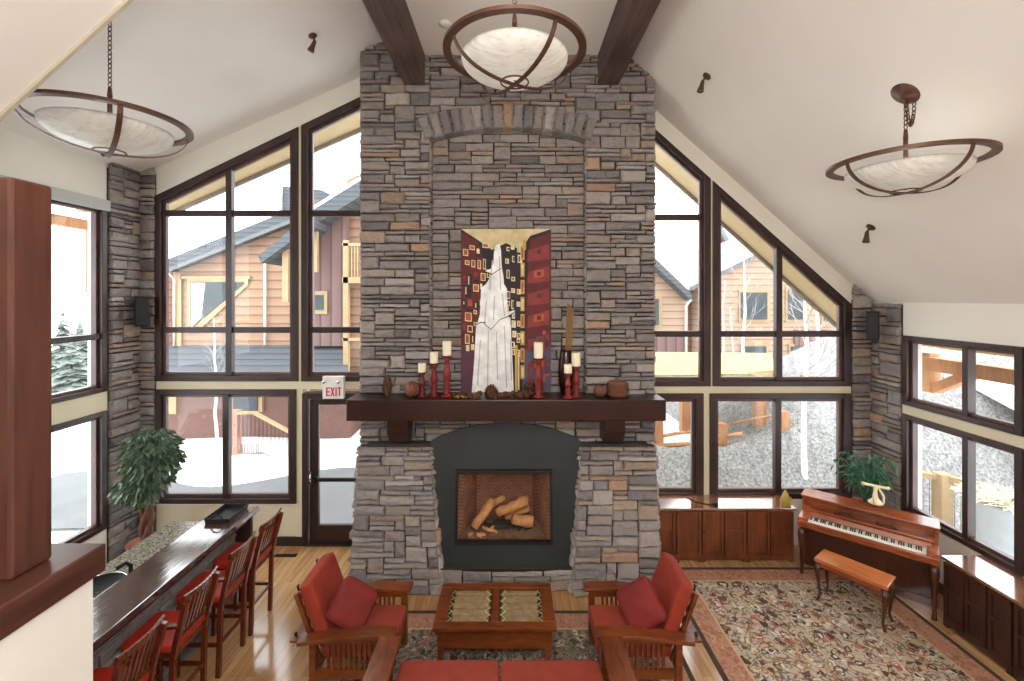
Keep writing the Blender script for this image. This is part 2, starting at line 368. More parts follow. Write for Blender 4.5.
def lay(mb, seed, s0, s1, z0, z1, inside, mp, ch=.056, cw=.066, dmin=.025, dmax=.06):
    rg = random.Random(seed); nx = max(1, round((s1 - s0) / cw)); nz = max(1, round((z1 - z0) / ch)); cw, ch = (s1 - s0) / nx, (z1 - z0) / nz
    ok = [[inside(s0 + (i + .5) * cw, z0 + (k + .5) * ch) for i in range(nx)] for k in range(nz)]
    for k in range(nz):
        i = 0
        while i < nx:
            if not ok[k][i]: i += 1; continue
            run = 0
            while i + run < nx and ok[k][i + run]: run += 1
            h = rg.choices((1, 2, 3), (56, 38, 6))[0]; w = rg.randint(*((3, 9), (3, 7), (3, 5))[h - 1]); w = min(w, run)
            if run - w in (1,): w = run if run <= 6 else w - 1
            w = max(1, w)
            while h > 1 and not all(k + q < nz and all(ok[k + q][i + p] for p in range(w)) for q in range(h)): h -= 1
            for q in range(h):
                for p in range(w): ok[k + q][i + p] = False
            a_stone(mb, rg, s0 + i * cw, s0 + (i + w) * cw, z0 + k * ch, z0 + (k + h) * ch, mp, dmin, dmax); i += w
    mb.col = None
# ================================================================ room shell
YB = -1.6                                   # wall behind the camera
m = MB(); m.box(XL - .3, XR + .3, YB, WY + .2, -.2, 0); struct('floor', m, 'floor')
BX = (-1.39, -1.12), (1.13, 1.40); ZF = 6.69
def slope(xa, xb):
    mm = MB(); mm.hexa([(xa, YB, roof(xa)), (xb, YB, roof(xb)), (xb, WY + .2, roof(xb)), (xa, WY + .2, roof(xa))],
                       [(xa, YB, roof(xa) + .2), (xb, YB, roof(xb) + .2), (xb, WY + .2, roof(xb) + .2), (xa, WY + .2, roof(xa) + .2)]); return mm
m = slope(XL - .3, BX[0][0] + .1); n_ = slope(BX[1][1] - .1, XR + .3); m.add(n_.v, n_.f)
m.box(BX[0][0] + .1, BX[1][1] - .1, YB, WY + .2, ZF, ZF + .2)
struct('ceiling', m, 'ceiling')
# the lower sloped soffit over the landing, with its edge board
m = MB(); A, B = P(0, 118, 2.4), P(130, 0, 2.4); d = (B - A); A2 = A - d * 1.2; B2 = B + d * 1.0
m.hexa([A2, B2, B2 + Vector((0, -3.9, 0)), A2 + Vector((0, -3.9, 0))], [q + Vector((-.1, 0, .13)) for q in (A2, B2, B2 + Vector((0, -3.9, 0)), A2 + Vector((0, -3.9, 0)))])
sof = struct('ceiling_landing', m, 'ceiling')
m = MB(); dn = Vector((.012, 0, -.012)); m.hexa([A2, B2, B2 + Vector((0, -.02, 0)), A2 + Vector((0, -.02, 0))], [q + dn for q in (A2, B2, B2 + Vector((0, -.02, 0)), A2 + Vector((0, -.02, 0)))])
struct('edge_board', m, 'strip', sof)
W0, W1 = WY, WY + .2; f = xz(WY)
k = F / WY; ceilv = lambda u: CY - (roof(PX(u, WY)) + .05 - H) * k
vF = CY + H * k
m = MB()
def wp(*pts): m.prism(pts, W0, W1, f)
tl = lambda u: 196 + (u - 157) * -.483       # top edge of the left windows
tr = lambda u: 130 + (u - 655) * .892        # top edge of the right windows
uL, uR = CX + XL * k, CX + XR * k
wp((uL, tl(uL)), (uL, ceilv(uL)), (365, ceilv(365)), (365, tl(365)))
wp((652, tr(652)), (652, ceilv(652)), (uR, ceilv(uR)), (uR, tr(850)), (850, tr(850)))
wp((365, 300), (365, ceilv(365)), (533, ceilv(533)), (652, ceilv(652)), (652, 300))
wp((365, vF), (365, 300), (652, 300), (652, vF))
wp((uL, vF), (uL, tl(uL)), (157, tl(157)), (157, vF)); wp((850, vF), (850, tr(850)), (uR, tr(850)), (uR, vF))
wp((157, vF), (157, 502), (299, 502), (299, vF)); wp((652, vF), (652, 497), (850, 497), (850, vF))
wb = struct('wall_back', m, 'wall')
m = MB(); m.prism([(157, 389), (157, 381), (365, 381), (365, 389)], W0 - .012, W1, f); m.prism([(652, 393), (652, 386), (850, 386), (850, 393)], W0 - .012, W1, f)
m.prism([(297, vF - 6), (297, 389), (303, 389), (303, vF - 6)], W0 - .012, W1, f)
m.prism([(298.5, 381), (298.5, tl(298.5)), (302.5, tl(302.5)), (302.5, 381)], W0 - .012, W1, f); m.prism([(709, 386), (709, tr(709)), (713, tr(713)), (713, 386)], W0 - .012, W1, f)
m.prism([(702, 497), (702, 393), (709.5, 393), (709.5, 497)], W0 - .012, W1, f)
struct('painted_band', m, 'band', wb)
m = MB(); m.prism([(157, vF), (157, vF - 40), (297, vF - 40), (297, vF)], W0 - .005, W0 + .05, f); struct('lower_panel', m, 'band', wb)
# side walls
m = MB(); L0, L1 = XL - .25, XL
def lw(y0, y1, z0, z1): m.box(L0, L1, y0, y1, z0, z1)
lw(YB, 3.4, 0, 5.5); lw(5.90, W1, 0, 5.5); lw(3.4, 5.9, 4.74, 5.5); lw(3.4, 5.9, 0, .5)
wl = struct('wall_left', m, 'wall')
m = MB(); m.box(L0, L1 + .01, 3.4, 5.9, 2.05, 2.33); struct('painted_band', m, 'band', wl)
m = MB(); R0, R1 = XR, XR + .25
def rw(y0, y1, z0, z1): m.box(R0, R1, y0, y1, z0, z1)
rw(YB, 3.0, 0, 3.7); rw(5.9, W1, 0, 3.7); rw(3.0, 5.9, 3.04, 3.7); rw(3.0, 5.9, 0, .74)
wr = struct('wall_right', m, 'wall')
m = MB(); m.box(R0 - .01, R1, 3.0, 5.9, 2.0, 2.16); struct('painted_band', m, 'band', wr)
m = MB(); m.box(XL - .3, XR + .3, YB - .2, YB, 0, 8.2); struct('wall_front', m, 'wall')
# ---------------------------------------------------------------- windows
def win_gable(num, outer, mull, trans, fw=6.8):
    """outer: measured corner points (bl, br, tr, tl); frame, sash, bars and one glazing mesh"""
    r = _set('window_%d' % num); (u0, vb), (u1, _), (_, vtr), (_, vtl) = outer
    top = lambda u: vtl + (vtr - vtl) * (u - u0) / (u1 - u0); m = MB()
    slant = abs(vtr - vtl) > 2; th = fw * (1.12 if slant else .8)
    a, b = W0 - .035, W0 + .09
    m.prism([(u0, vb), (u0, top(u0)), (u0 + fw, top(u0 + fw)), (u0 + fw, vb)], a, b, f)
    m.prism([(u1 - fw, vb), (u1 - fw, top(u1 - fw)), (u1, top(u1)), (u1, vb)], a, b, f)
    m.prism([(u0 + fw, vb), (u0 + fw, vb - fw * .8), (u1 - fw, vb - fw * .8), (u1 - fw, vb)], a, b, f)
    m.prism([(u0 + fw, top(u0 + fw) + th), (u0 + fw, top(u0 + fw)), (u1 - fw, top(u1 - fw)), (u1 - fw, top(u1 - fw) + th)], a, b, f)
    struct('window_frame', m, 'frame', r, .006)
    m = MB(); i0, i1, s = u0 + fw, u1 - fw, 3.2; ti = lambda u: top(u) + th; vbi = vb - fw * .8; a, b = W0 + .02, W0 + .075
    m.prism([(i0, vbi), (i0, ti(i0)), (i0 + s, ti(i0 + s)), (i0 + s, vbi)], a, b, f); m.prism([(i1 - s, vbi), (i1 - s, ti(i1 - s)), (i1, ti(i1)), (i1, vbi)], a, b, f)
    m.prism([(i0 + s, vbi), (i0 + s, vbi - s), (i1 - s, vbi - s), (i1 - s, vbi)], a, b, f)
    m.prism([(i0 + s, ti(i0 + s) + s), (i0 + s, ti(i0 + s)), (i1 - s, ti(i1 - s)), (i1 - s, ti(i1 - s) + s)], a, b, f)
    struct('sash', m, 'sash', r, .004)
    for (ua, ub) in mull:
        m = MB(); m.prism([(ua, vbi), (ua, ti(ua)), (ub, ti(ub)), (ub, vbi)], W0 - .015, W0 + .07, f); struct('mullion', m, 'frame', r, .005)
    for v, ua, ub in trans:
        m = MB(); m.prism([(ua, v + 3), (ua, v - 3), (ub, v - 3), (ub, v + 3)], W0 + .01, W0 + .07, f); struct('transom_bar', m, 'frame', r, .005)
    m = MB(); m.prism([(i0, vbi), (i0, ti(i0)), (i1, ti(i1)), (i1, vbi)], W0 + .04, W0 + .048, f); struct('glass_pane', m, 'glass', r)
    return r
win_gable(1, [(155, 381), (299, 381), (299, tl(299)), (155, tl(155))], [(226, 232)], [(213, 163, 291), (330, 163, 291)])
win_gable(2, [(302, 381), (372, 381), (372, tl(372)), (302, tl(302))], [], [(213, 310, 364), (330, 310, 364)])
win_gable(3, [(155, 503), (297, 503), (297, 389), (155, 389)], [(223, 229)], [], 6.5)
win_gable(4, [(642, 386), (710, 386), (710, tr(710)), (642, tr(642))], [], [(217, 650, 702), (334, 650, 702)])
win_gable(5, [(712, 386), (850, 386), (850, tr(850)), (712, tr(712))], [(776, 782)], [(334, 720, 842)])
win_gable(6, [(642, 498), (703, 498), (703, 393), (642, 393)], [], [], 7.5)
win_gable(7, [(709, 498), (850, 498), (850, 393), (709, 393)], [(775, 781)], [], 7)
def win_side(num, x, sg, y0, y1, z0, z1, mull, trans, fw=.075, mats=('frame', 'sash')):
    r = _set('window_%d' % num); ia, ib = x + sg * .03, x - sg * .10     # sg: towards the room
    xa, xb = min(ia, ib), max(ia, ib); m = MB()
    m.box(xa, xb, y0, y0 + fw, z0, z1); m.box(xa, xb, y1 - fw, y1, z0, z1); m.box(xa, xb, y0 + fw, y1 - fw, z0, z0 + fw * .8); m.box(xa, xb, y0 + fw, y1 - fw, z1 - fw * .8, z1)
    struct('window_frame', m, mats[0], r, .006)
    xa, xb = sorted((x - sg * .02, x - sg * .09)); s = .035; a, b, c, d = y0 + fw, y1 - fw, z0 + fw * .8, z1 - fw * .8; m = MB()
    m.box(xa, xb, a, a + s, c, d); m.box(xa, xb, b - s, b, c, d); m.box(xa, xb, a + s, b - s, c, c + s); m.box(xa, xb, a + s, b - s, d - s, d)
    struct('sash', m, mats[1], r, .004)
    xa, xb = sorted((x + sg * .01, x - sg * .09))
    for y in mull: m = MB(); m.box(xa, xb, y - .032, y + .032, c, d); struct('mullion', m, 'frame', r, .005)
    for z in trans: m = MB(); m.box(xa, xb, a, b, z - .035, z + .035); struct('transom_bar', m, 'frame', r, .005)
    xa, xb = sorted((x - sg * .05, x - sg * .058)); m = MB(); m.box(xa, xb, a, b, c, d); struct('glass_pane', m, 'glass', r)
    return r
w8 = win_side(8, XL, 1, 3.42, 5.88, 2.31, 4.72, [4.5], [3.03]); win_side(9, XL, 1, 3.42, 5.88, .52, 2.06, [4.5], [])
m = MB(); m.box(XL - .01, XL + .05, 3.3, 5.9, 4.66, 4.80); struct('header_board', m, 'lintel', w8)
win_side(10, XR, -1, 4.50, 5.89, 2.14, 3.04, [5.09], []); win_side(11, XR, -1, 3.05, 4.47, 2.14, 3.04, [3.8], [])
win_side(12, XR, -1, 4.50, 5.89, .74, 2.02, [5.09], []); win_side(13, XR, -1, 3.05, 4.47, .74, 2.02, [3.8], [])
# ---------------------------------------------------------------- door
d = _set('door_1'); m = MB(); ue = 375
def dp(mm, u0, u1, v0, v1, a, b): mm.prism([(u0, v1), (u0, v0), (u1, v0), (u1, v1)], a, b, f)
dp(m, 303, 308, 393, vF, W0 - .04, W0 + .14); dp(m, 308, ue, 393, 398.5, W0 - .04, W0 + .14); dp(m, ue, ue + 5, 393, vF, W0 - .04, W0 + .14)
dp(m, 308, ue, vF - 1.5, vF, W0 - .04, W0 + .14)
struct('door_frame', m, 'frame', d, .006)
m = MB(); a, b = W0 + .02, W0 + .075
dp(m, 309, 318, 400, vF - 2, a, b); dp(m, 366, ue - 1, 400, vF - 2, a, b); dp(m, 318, 366, 400, 405, a, b); dp(m, 318, 366, 526, vF - 2, a, b)
leaf = struct('door_leaf', m, 'frame', d, .005)
m = MB(); dp(m, 318, 366, 405, 526, W0 + .045, W0 + .053); struct('glass_pane', m, 'glass', d)
m = MB(); dp(m, 316, 366, 477, 480.5, W0 - .05, W0 - .015); dp(m, 316, 319, 476, 481.5, W0 - .05, W0 + .02); dp(m, 361, 364, 476, 481.5, W0 - .05, W0 + .02); struct('push_bar', m, 'iron', d, .005)
m = MB(); dp(m, 308.8, 311.5, 471, 485, W0 + .0, W0 + .02); m.tube([P(310, 473, W0 - .0), P(310, 475, W0 - .05), P(310, 481, W0 - .05), P(310, 483, W0)], .012, 6); struct('door_handle', m, 'chrome', leaf)
for i, (u0, u1) in enumerate(((297, 303), (157, 297))):
    m = MB(); dp(m, u0, u1, vF - 9 if i else vF - 9, vF, W0 - .03, W0 + .02); o = struct('baseboard_back' if not i else 'baseboard_left', m, 'frame', None, .004)
m = MB(); m.box(XR - .02, XR + .02, 3, 5.9, 0, .12); struct('baseboard_right', m, 'frame', None, .004)
# ---------------------------------------------------------------- stone corner piers (cladding of the walls)
ZL = lambda x: roof(x) + .06
m = MB(); m.box(XL - .05, XL + .012, 5.90, WY, 0, 5.24)
m.mi = 1; lay(m, 3, 5.905, WY - .04, 0, 5.34, lambda s, z: True, lambda s, z, dd: (XL + .012 + dd, s, z), ch=.062, cw=.065)
struct('stone_cladding', m, ['mortar', 'stone'], wl)
x1 = PX(157, WY); m = MB(); m.box(XL, x1 - .01, WY - .02, WY + .01, 0, 5.3)
m.mi = 1; lay(m, 4, XL + .03, x1, 0, 5.45, lambda s, z: z < roof(s) + .05, lambda s, z, dd: (s, WY - .02 - dd, z), ch=.062, cw=.065)
struct('stone_cladding', m, ['mortar', 'stone'], wb)
x0 = PX(850.5, WY); m = MB(); m.box(x0 + .01, XR, WY - .02, WY + .01, 0, 3.5)
m.mi = 1; lay(m, 5, x0, XR - .03, 0, 3.75, lambda s, z: z < roof(s) + .04, lambda s, z, dd: (s, WY - .02 - dd, z), ch=.062, cw=.065)
struct('stone_cladding', m, ['mortar', 'stone'], wb)
m = MB(); m.box(XR - .012, XR + .05, 5.90, WY, 0, 3.44)
m.mi = 1; lay(m, 6, 5.905, WY - .04, 0, 3.46, lambda s, z: True, lambda s, z, dd: (XR - .012 - dd, s, z), ch=.062, cw=.065)
struct('stone_cladding', m, ['mortar', 'stone'], wr)
# ================================================================ fireplace
fp = thing('stone_fireplace', 'tall stacked-stone fireplace rising to the ceiling at the middle of the gable wall', 'fireplace')
YC = 5.90; CL, CR = -1.975, 1.888; NL, NR, ZM, ZS = -1.062, .983, 2.281, 5.60
YN = 6.05                                   # back of the shallow arched niche
acx, half, rise = (NL + NR) / 2, (NR - NL) / 2, .15
aR = (half * half + rise * rise) / (2 * rise); acz = ZS + rise - aR
m = MB(); m.box(CL + .02, NL - .01, YC, WY, 1.5, 6.95); m.box(NR + .01, CR - .02, YC, WY, 1.5, 6.7); m.box(NL - .01, NR + .01, YN, WY, 1.5, 6.75)
m.box(NL - .01, NR + .01, YC, YN, ZS + rise + .02, 6.72); m.box(NL - .01, NR + .01, YC, YN, 1.5, ZM - .02)
m.box(CL + .05, -.70, 5.93, WY, 0, 1.5); m.box(.53, CR - .05, 5.93, WY, 0, 1.5); m.box(-.70, .53, 5.93, WY, 0, .47); m.box(-.70, .53, 5.93, WY, 1.36, 1.5); m.box(-.70, .53, 6.23, WY, .47, 1.36)
# spandrels above the arch, behind the arch stones
K = 24
for i in range(K):
    xa, xb = NL + (NR - NL) * i / K, NL + (NR - NL) * (i + 1) / K; za, zb = (acz + math.sqrt(aR * aR - (x - acx) ** 2) for x in (xa, xb))
    m.hexa([(xa, YC, za), (xb, YC, zb), (xb, YC, ZS + rise + .03), (xa, YC, ZS + rise + .03)], [(xa, YN, za), (xb, YN, zb), (xb, YN, ZS + rise + .03), (xa, YN, ZS + rise + .03)])
m.mi = 1
def in_front(s, z):
    if z > min(roof(s) + .08, 6.75 if -1.3 < s < 1.35 else 9): return False
    if NL < s < NR and ZM - .05 < z < acz + math.sqrt(max(0, (aR + .12) ** 2 - (s - acx) ** 2)): return False
    return True
TONE[0] = .95
lay(m, 11, CL, CR, 1.60, 7.05, in_front, lambda s, z, dd: (s, YC - dd, z))
for sx, sg, sd in ((CL, 1, 12), (CR, -1, 13)):   # returns of the chimney breast
    lay(m, sd, YC + .02, WY - .03, 1.6, min(roof(sx), 6.9), lambda s, z: True, lambda s, z, dd, sx=sx, sg=sg: (sx + sg * .03 - sg * dd, s, z))
struct('chimney_breast', m, ['mortar', 'stone'], fp)
m = MB(); lay(m, 14, NL, NR, ZM - .04, ZS + .3, lambda s, z: z < acz + math.sqrt(aR * aR - (s - acx) ** 2) + .04, lambda s, z, dd: (s, YN - dd * .7, z), ch=.058, cw=.075)
for sx, sg, sd in ((NL, 1, 15), (NR, -1, 16)):
    lay(m, sd, YC + .0, YN, ZM - .04, ZS, lambda s, z: True, lambda s, z, dd, sx=sx, sg=sg: (sx + sg * dd * .5 - sg * .01, s, z), ch=.09, cw=.08)
struct('niche_back', m, 'stone', fp)
m = MB(); rg = random.Random(5); ang = math.asin((half + .06) / aR); nv = 17
for i in range(nv):
    t0, t1 = -ang + 2 * ang * i / nv, -ang + 2 * ang * (i + 1) / nv; hh = .29 + rg.uniform(-.015, .02)
    a_stone(m, rg, t0 * aR, t1 * aR, -.01, hh, lambda s, q, dd: (acx + (aR + q) * math.sin(s / aR), YC - .03 - dd, acz + (aR + q) * math.cos(s / aR)), .045, .07)
    vs = [(acx + (aR + q) * math.sin(t), y, acz + (aR + q) * math.cos(t)) for y in (YC - .04, YC + .14) for t, q in ((t0, -.006), (t1, -.006), (t1, .1), (t0, .1))]
    m.hexa(vs[:4], vs[4:])
struct('arch', m, 'stone', fp)
# lower battered pilasters
ZT = 1.626
yfr = lambda z: 5.78 - .43 * (1 - z / ZT) ** 1.05 if z < ZT else 5.78
def edge(xb, xt): return lambda z: xb + (xt - xb) * min(1, z / ZT)
TONE[0] = 1.0
for nm, eo, ei, sd in (('left', edge(-1.93, -1.95), edge(-.83, -1.03), 21), ('right', edge(1.78, 1.86), edge(.72, .90), 22)):
    m = MB(); NZ = 8; sgn = 1 if nm == 'left' else -1
    for i in range(NZ):
        za, zb = ZT * i / NZ, ZT * (i + 1) / NZ; q = []
        for z in (za, zb):
            x0, x1 = sorted((eo(z) + sgn * .02, ei(z) - sgn * .02)); q.append([(x0, yfr(z), z), (x1, yfr(z), z), (x1, 5.95, z), (x0, 5.95, z)])
        m.hexa(q[0], q[1])
    m.mi = 1
    def mpf(s, z, dd, eo=eo, ei=ei): return (eo(z) + (ei(z) - eo(z)) * s / 1.05, yfr(z) - dd, z)
    lay(m, sd, 0, 1.05, 0, ZT, lambda s, z: True, mpf)
    def mpi(s, z, dd, ei=ei, sgn=sgn): return (ei(z) - sgn * .02 + sgn * dd, yfr(z) + s * (5.95 - yfr(z)), z)
    lay(m, sd + 5, 0, 1, 0, ZT, lambda s, z: True, mpi, cw=.26)
    def mpo(s, z, dd, eo=eo, sgn=sgn): return (eo(z) + sgn * .02 - sgn * dd, yfr(z) + s * (5.95 - yfr(z)), z)
    lay(m, sd + 9, 0, 1, 0, ZT, lambda s, z: True, mpo, cw=.26)
    struct('pilaster', m, ['mortar', 'stone'], fp)
    m = MB(); x0, x1 = sorted((eo(ZT) - sgn * -.10, ei(ZT) + sgn * .01)); m.box(x0, x1, 5.76, 5.92, ZT - .01, ZT + .035)
    struct('capping_slab', m, 'mortar', fp, .008)
# hearth riser
m = MB(); hy = lambda s: 5.44 - .05 * (1 - ((s + .05) / .8) ** 2)
m.box(-.85, .74, 5.46, 5.9, 0, .25); m.mi = 1
lay(m, 31, -.85, .74, 0, .255, lambda s, z: True, lambda s, z, dd: (s, hy(s) - dd * .6, z), ch=.065, cw=.09)
m.mi = 0; m.box(-.85, .74, 5.42, 5.9, .25, .265)
struct('hearth', m, ['mortar', 'stone'], fp)
TONE[0] = 1.0
# slate surround with arched top, leaning back, firebox opening cut out
ysu = lambda z: 5.83 - .29 * (1.9 - z) / 1.7
FX0, FX1, FZ0, FZ1 = -.678, .502, .50, 1.325
m = MB(); cols = [-1.06 + i * (.94 + 1.06) / 28 for i in range(29)]; xcol = sorted(cols + [FX0, FX1])
smx = lambda x: -.06
def ztop(x): t = (x + .06) / 1.0; return 1.66 + .25 * (1 - t * t) ** .85 if abs(t) < 1 else 1.66
def sgrid(x, z): return (x, ysu(z) - .035 * (1 - ((x + .06)) ** 2) * max(0, 1 - (z - .2) / .5) , z)
def xin(z): return (-.83 - .20 * min(1, z / ZT) - .02, .72 + .18 * min(1, z / ZT) + .02)
for i in range(len(xcol) - 1):
    xa, xb = xcol[i], xcol[i + 1]
    zt = lambda x: ztop(x)
    zs = [.262, FZ0, FZ1]; 
    for j in range(3):
        if j == 1 and xa >= FX0 - 1e-6 and xb <= FX1 + 1e-6: continue
        n4 = 6
        for q in range(n4):
            def zz(x, t): lo = zs[j]; hi = zs[j + 1] if j < 2 else zt(x); return lo + (hi - lo) * t
            t0, t1 = q / n4, (q + 1) / n4
            def cl(x, z): a_, b_ = xin(z); x = max(a_, min(b_, x)); return sgrid(x, z)
            fr_ = [cl(xa, zz(xa, t0)), cl(xb, zz(xb, t0)), cl(xb, zz(xb, t1)), cl(xa, zz(xa, t1))]
            if abs(fr_[0][0] - fr_[1][0]) < 1e-4 and abs(fr_[2][0] - fr_[3][0]) < 1e-4: continue
            m.hexa(fr_, [(x, y + .05, z) for x, y, z in fr_])
struct('slate_surround', m, 'slate', fp)
m = MB(); y0 = lambda z: ysu(z) - .02
for (xa, xb, za, zb) in ((FX0 - .02, FX0 + .012, FZ0 - .02, FZ1 + .02), (FX1 - .012, FX1 + .02, FZ0 - .02, FZ1 + .02), (FX0, FX1, FZ1 - .012, FZ1 + .02), (FX0, FX1, FZ0 - .02, FZ0 + .012)):
    m.hexa([(xa, y0(za) - .02, za), (xb, y0(za) - .02, za), (xb, y0(zb) - .02, zb), (xa, y0(zb) - .02, zb)], [(xa, y0(za) + .05, za), (xb, y0(za) + .05, za), (xb, y0(zb) + .05, zb), (xa, y0(zb) + .05, zb)])
struct('firebox_frame', m, 'iron', fp)
m = MB(); b0, b1 = FX0 + .2, FX1 - .2; yb = 6.2
def qd(*p): m.hexa(p, [Vector(q) + Vector((0, 0, 0)) for q in p]) if False else m.add(p, [(0, 1, 2, 3)])
yl, yh = ysu(FZ0) + .02, ysu(FZ1) + .02
qd((b0, yb, FZ0), (b1, yb, FZ0), (b1, yb, FZ1), (b0, yb, FZ1)); qd((FX0, yl, FZ0), (b0, yb, FZ0), (b0, yb, FZ1), (FX0, yh, FZ1)); qd((b1, yb, FZ0), (FX1, yl, FZ0), (FX1, yh, FZ1), (b1, yb, FZ1))
qd((FX0, yl, FZ0), (FX1, yl, FZ0), (b1, yb, FZ0), (b0, yb, FZ0)); qd((FX0, yh, FZ1), (b0, yb, FZ1), (b1, yb, FZ1), (FX1, yh, FZ1))
o = struct('firebox', m, 'brick', fp); sd_ = o.modifiers.new('thick', 'SOLIDIFY'); sd_.thickness = .02; sd_.offset = 0
m = MB(); m.smooth = True; rg = random.Random(3); NXx, NYy = 30, 10
m.add([(FX0 + .06 + (FX1 - FX0 - .12) * i / NXx, yl + .02 + (yb - yl - .05) * j / NYy, FZ0 + .02 + .03 * rg.random() * (0 < i < NXx)) for j in range(NYy + 1) for i in range(NXx + 1)],
      [(j * (NXx + 1) + i, j * (NXx + 1) + i + 1, (j + 1) * (NXx + 1) + i + 1, (j + 1) * (NXx + 1) + i) for j in range(NYy) for i in range(NXx)])
struct('ash_bed', m, 'ash', fp)
m = MB(); m.box(-2.02, 1.90, 5.5, 5.97, 2.02, ZM); mo = struct('mantel_shelf', m, 'mantel', fp, .012)
for u0, u1 in ((387, 408), (604, 625)):
    m = MB(); xa, xb = PX(u0, 5.58), PX(u1, 5.58); m.box(xa, xb, 5.56, 5.95, 1.86, 2.03); m.hexa([(xa, 5.66, 1.72), (xb, 5.66, 1.72), (xb, 5.95, 1.72), (xa, 5.95, 1.72)], [(xa, 5.56, 1.86), (xb, 5.56, 1.86), (xb, 5.95, 1.86), (xa, 5.95, 1.86)])
    struct('corbel', m, 'mantel', fp, .006)
# logs in the firebox
def log(u0, v0, u1, v1, y0, y1, r, mat, label, fork=None):
    a, b = P(u0, v0, y0), P(u1, v1, y1); c = (a + b) / 2; mm = MB(); rg = random.Random(label); pts = []; R = []
    for i in range(7):
        t = i / 6; p = a.lerp(b, t) + Vector((rg.uniform(-.008, .008), rg.uniform(-.008, .008), rg.uniform(-.008, .008))); pts.append(p - c); R.append(r * rg.uniform(.85, 1.1) * (.86 if i in (0, 6) else 1))
    mm.tube(pts, R, 10)
    if fork: q = P(*fork) - c; mm.tube([pts[3], (pts[3] + q) / 2 + Vector((0, 0, .01)), q], [r * .7, r * .6, r * .5], 8)
    o = mm.build('gas_log', mat); o.location = c; tag(o, label, 'log', 'logs in the fireplace')
log(474, 527, 494, 500, 5.78, 5.95, .062, 'log', 'pale log leaning steeply at the left of the fire')
log(489, 506, 504, 497, 5.95, 6.06, .05, 'log', 'short pale log lying high behind the steep left log')
log(497, 513, 527, 500, 5.86, 5.93, .066, 'log', 'long pale log slanting up to the right on top of the fire', (528, 498, 5.95))
log(513, 519, 533, 522, 5.80, 5.84, .075, 'log', 'stubby pale log with its cut end showing at the right of the fire')
log(483, 528, 532, 530, 5.86, 5.88, .07, 'char', 'black charred log lying across the bottom of the fire')
log(482, 527, 497, 532, 5.75, 5.72, .022, 'log', 'small forked twig log at the front of the fire', (494, 526, 5.72))
log(493, 524, 512, 521, 5.98, 6.0, .05, 'char', 'dark charred log at the back of the fire')
log(505, 517, 530, 507, 5.98, 6.02, .05, 'log', 'pale log lying behind the long slanting log')
log(468, 535, 487, 537, 5.70, 5.70, .04, 'log', 'low brown log end at the front left of the firebox')
# ---------------------------------------------------------------- beams
for i, (xa, xb) in enumerate(BX):
    m = MB(); m.box(xa, xb, YB, 5.87, 6.30, 7.0 if i == 0 else 6.8)
    o = m.build('ceiling_beam', 'beam', None, .012); tag(o, ('left', 'right')[i] + ' one of the two rough dark timber beams running to the chimney top', 'beam', 'ceiling beams')
R4 = Matrix.Rotation; T4 = Matrix.Translation
# ================================================================ rugs
def rug(x0, x1, y0, y1, field, label, fieldname):
    r = thing('persian_rug', label, 'rug', ((x0 + x1) / 2, (y0 + y1) / 2, 0)); a, b = (x1 - x0) / 2, (y1 - y0) / 2
    def frame_(i0, i1, z):
        mm = MB(); 
        for (xa, xb, ya, yb) in ((-a + i0, -a + i1, -b + i0, b - i0), (a - i1, a - i0, -b + i0, b - i0), (-a + i1, a - i1, -b + i0, -b + i1), (-a + i1, a - i1, b - i1, b - i0)): mm.box(xa, xb, ya, yb, .0, z)
        return mm
    frame_(0, .05, .008).build('binding', 'rug_edge', r); frame_(.05, .27, .0085).build('border', 'rug_border', r); frame_(.27, .29, .009).build('guard_stripe', 'rug_line', r)
    mm = MB(); mm.box(-a + .29, a - .29, -b + .29, b - .29, 0, .0085); mm.build('field', field, r)
rug(1.96, 4.55, 2.4, 5.88, 'rug_field', 'large cream and brown floral rug with salmon border under the piano bench', 0)
rug(-1.86, 1.70, 2.4, 5.07, 'rug_dark', 'dark floral rug under the coffee table and the red armchairs', 0)
# ================================================================ coffee table
t = thing('coffee_table', 'low wooden coffee table with glass top over a laced panel, before the fireplace', 'table', (-.155, 4.52, .0085))
a, b, zt = .58, .33, .45
m = MB()
for (xa, xb, ya, yb) in ((-a, a, -b, -b + .09), (-a, a, b - .08, b), (-a, -a + .12, -b + .09, b - .08), (a - .12, a, -b + .09, b - .08), (-.035, .035, -b + .09, b - .08)): m.box(xa, xb, ya, yb, zt - .04, zt)
m.build('top_frame', 'oak', t, .006)
m = MB(); m.box(-a + .12, a - .12, -b + .09, b - .08, zt - .012, zt - .006); m.build('glass_top', 'tableglass', t)
m = MB()
for k in range(5): y = -b + .12 + k * .10; m.pad(-a + .15, -.06, y, y + .085, zt - .055, zt - .035); m.pad(.06, a - .15, y, y + .085, zt - .055, zt - .035)
m.build('woven_panel', plain('woven_leather_strips', srgb(172, 142, 110), .7, .25, 14), t)
for s in (-1, 1):
    for x0, x1, sg in ((.05, .10, 1), (a - .10, a - .15, 1)):
        m = MB()
        for k in range(5): y = -b + .125 + k * .10; m.tube([(s * x0, y - .02, zt - .03), (s * x1, y + .04, zt - .03), (s * x0, y + .10, zt - .03)], .005, 5)
        m.build('lacing', 'ivory', t)
m = MB(); m.box(-a + .06, a - .06, -b + .06, b - .06, .20, .225); m.build('shelf', 'oak', t, .004)
m = MB(); m.box(-a + .06, a - .06, -b + .045, -b + .07, .225, zt - .04); m.box(-a + .06, a - .06, b - .07, b - .045, .225, zt - .04); m.box(-a + .045, -a + .07, -b + .07, b - .07, .225, zt - .04); m.box(a - .07, a - .045, -b + .07, b - .07, .225, zt - .04); m.build('apron', 'oak', t, .003)
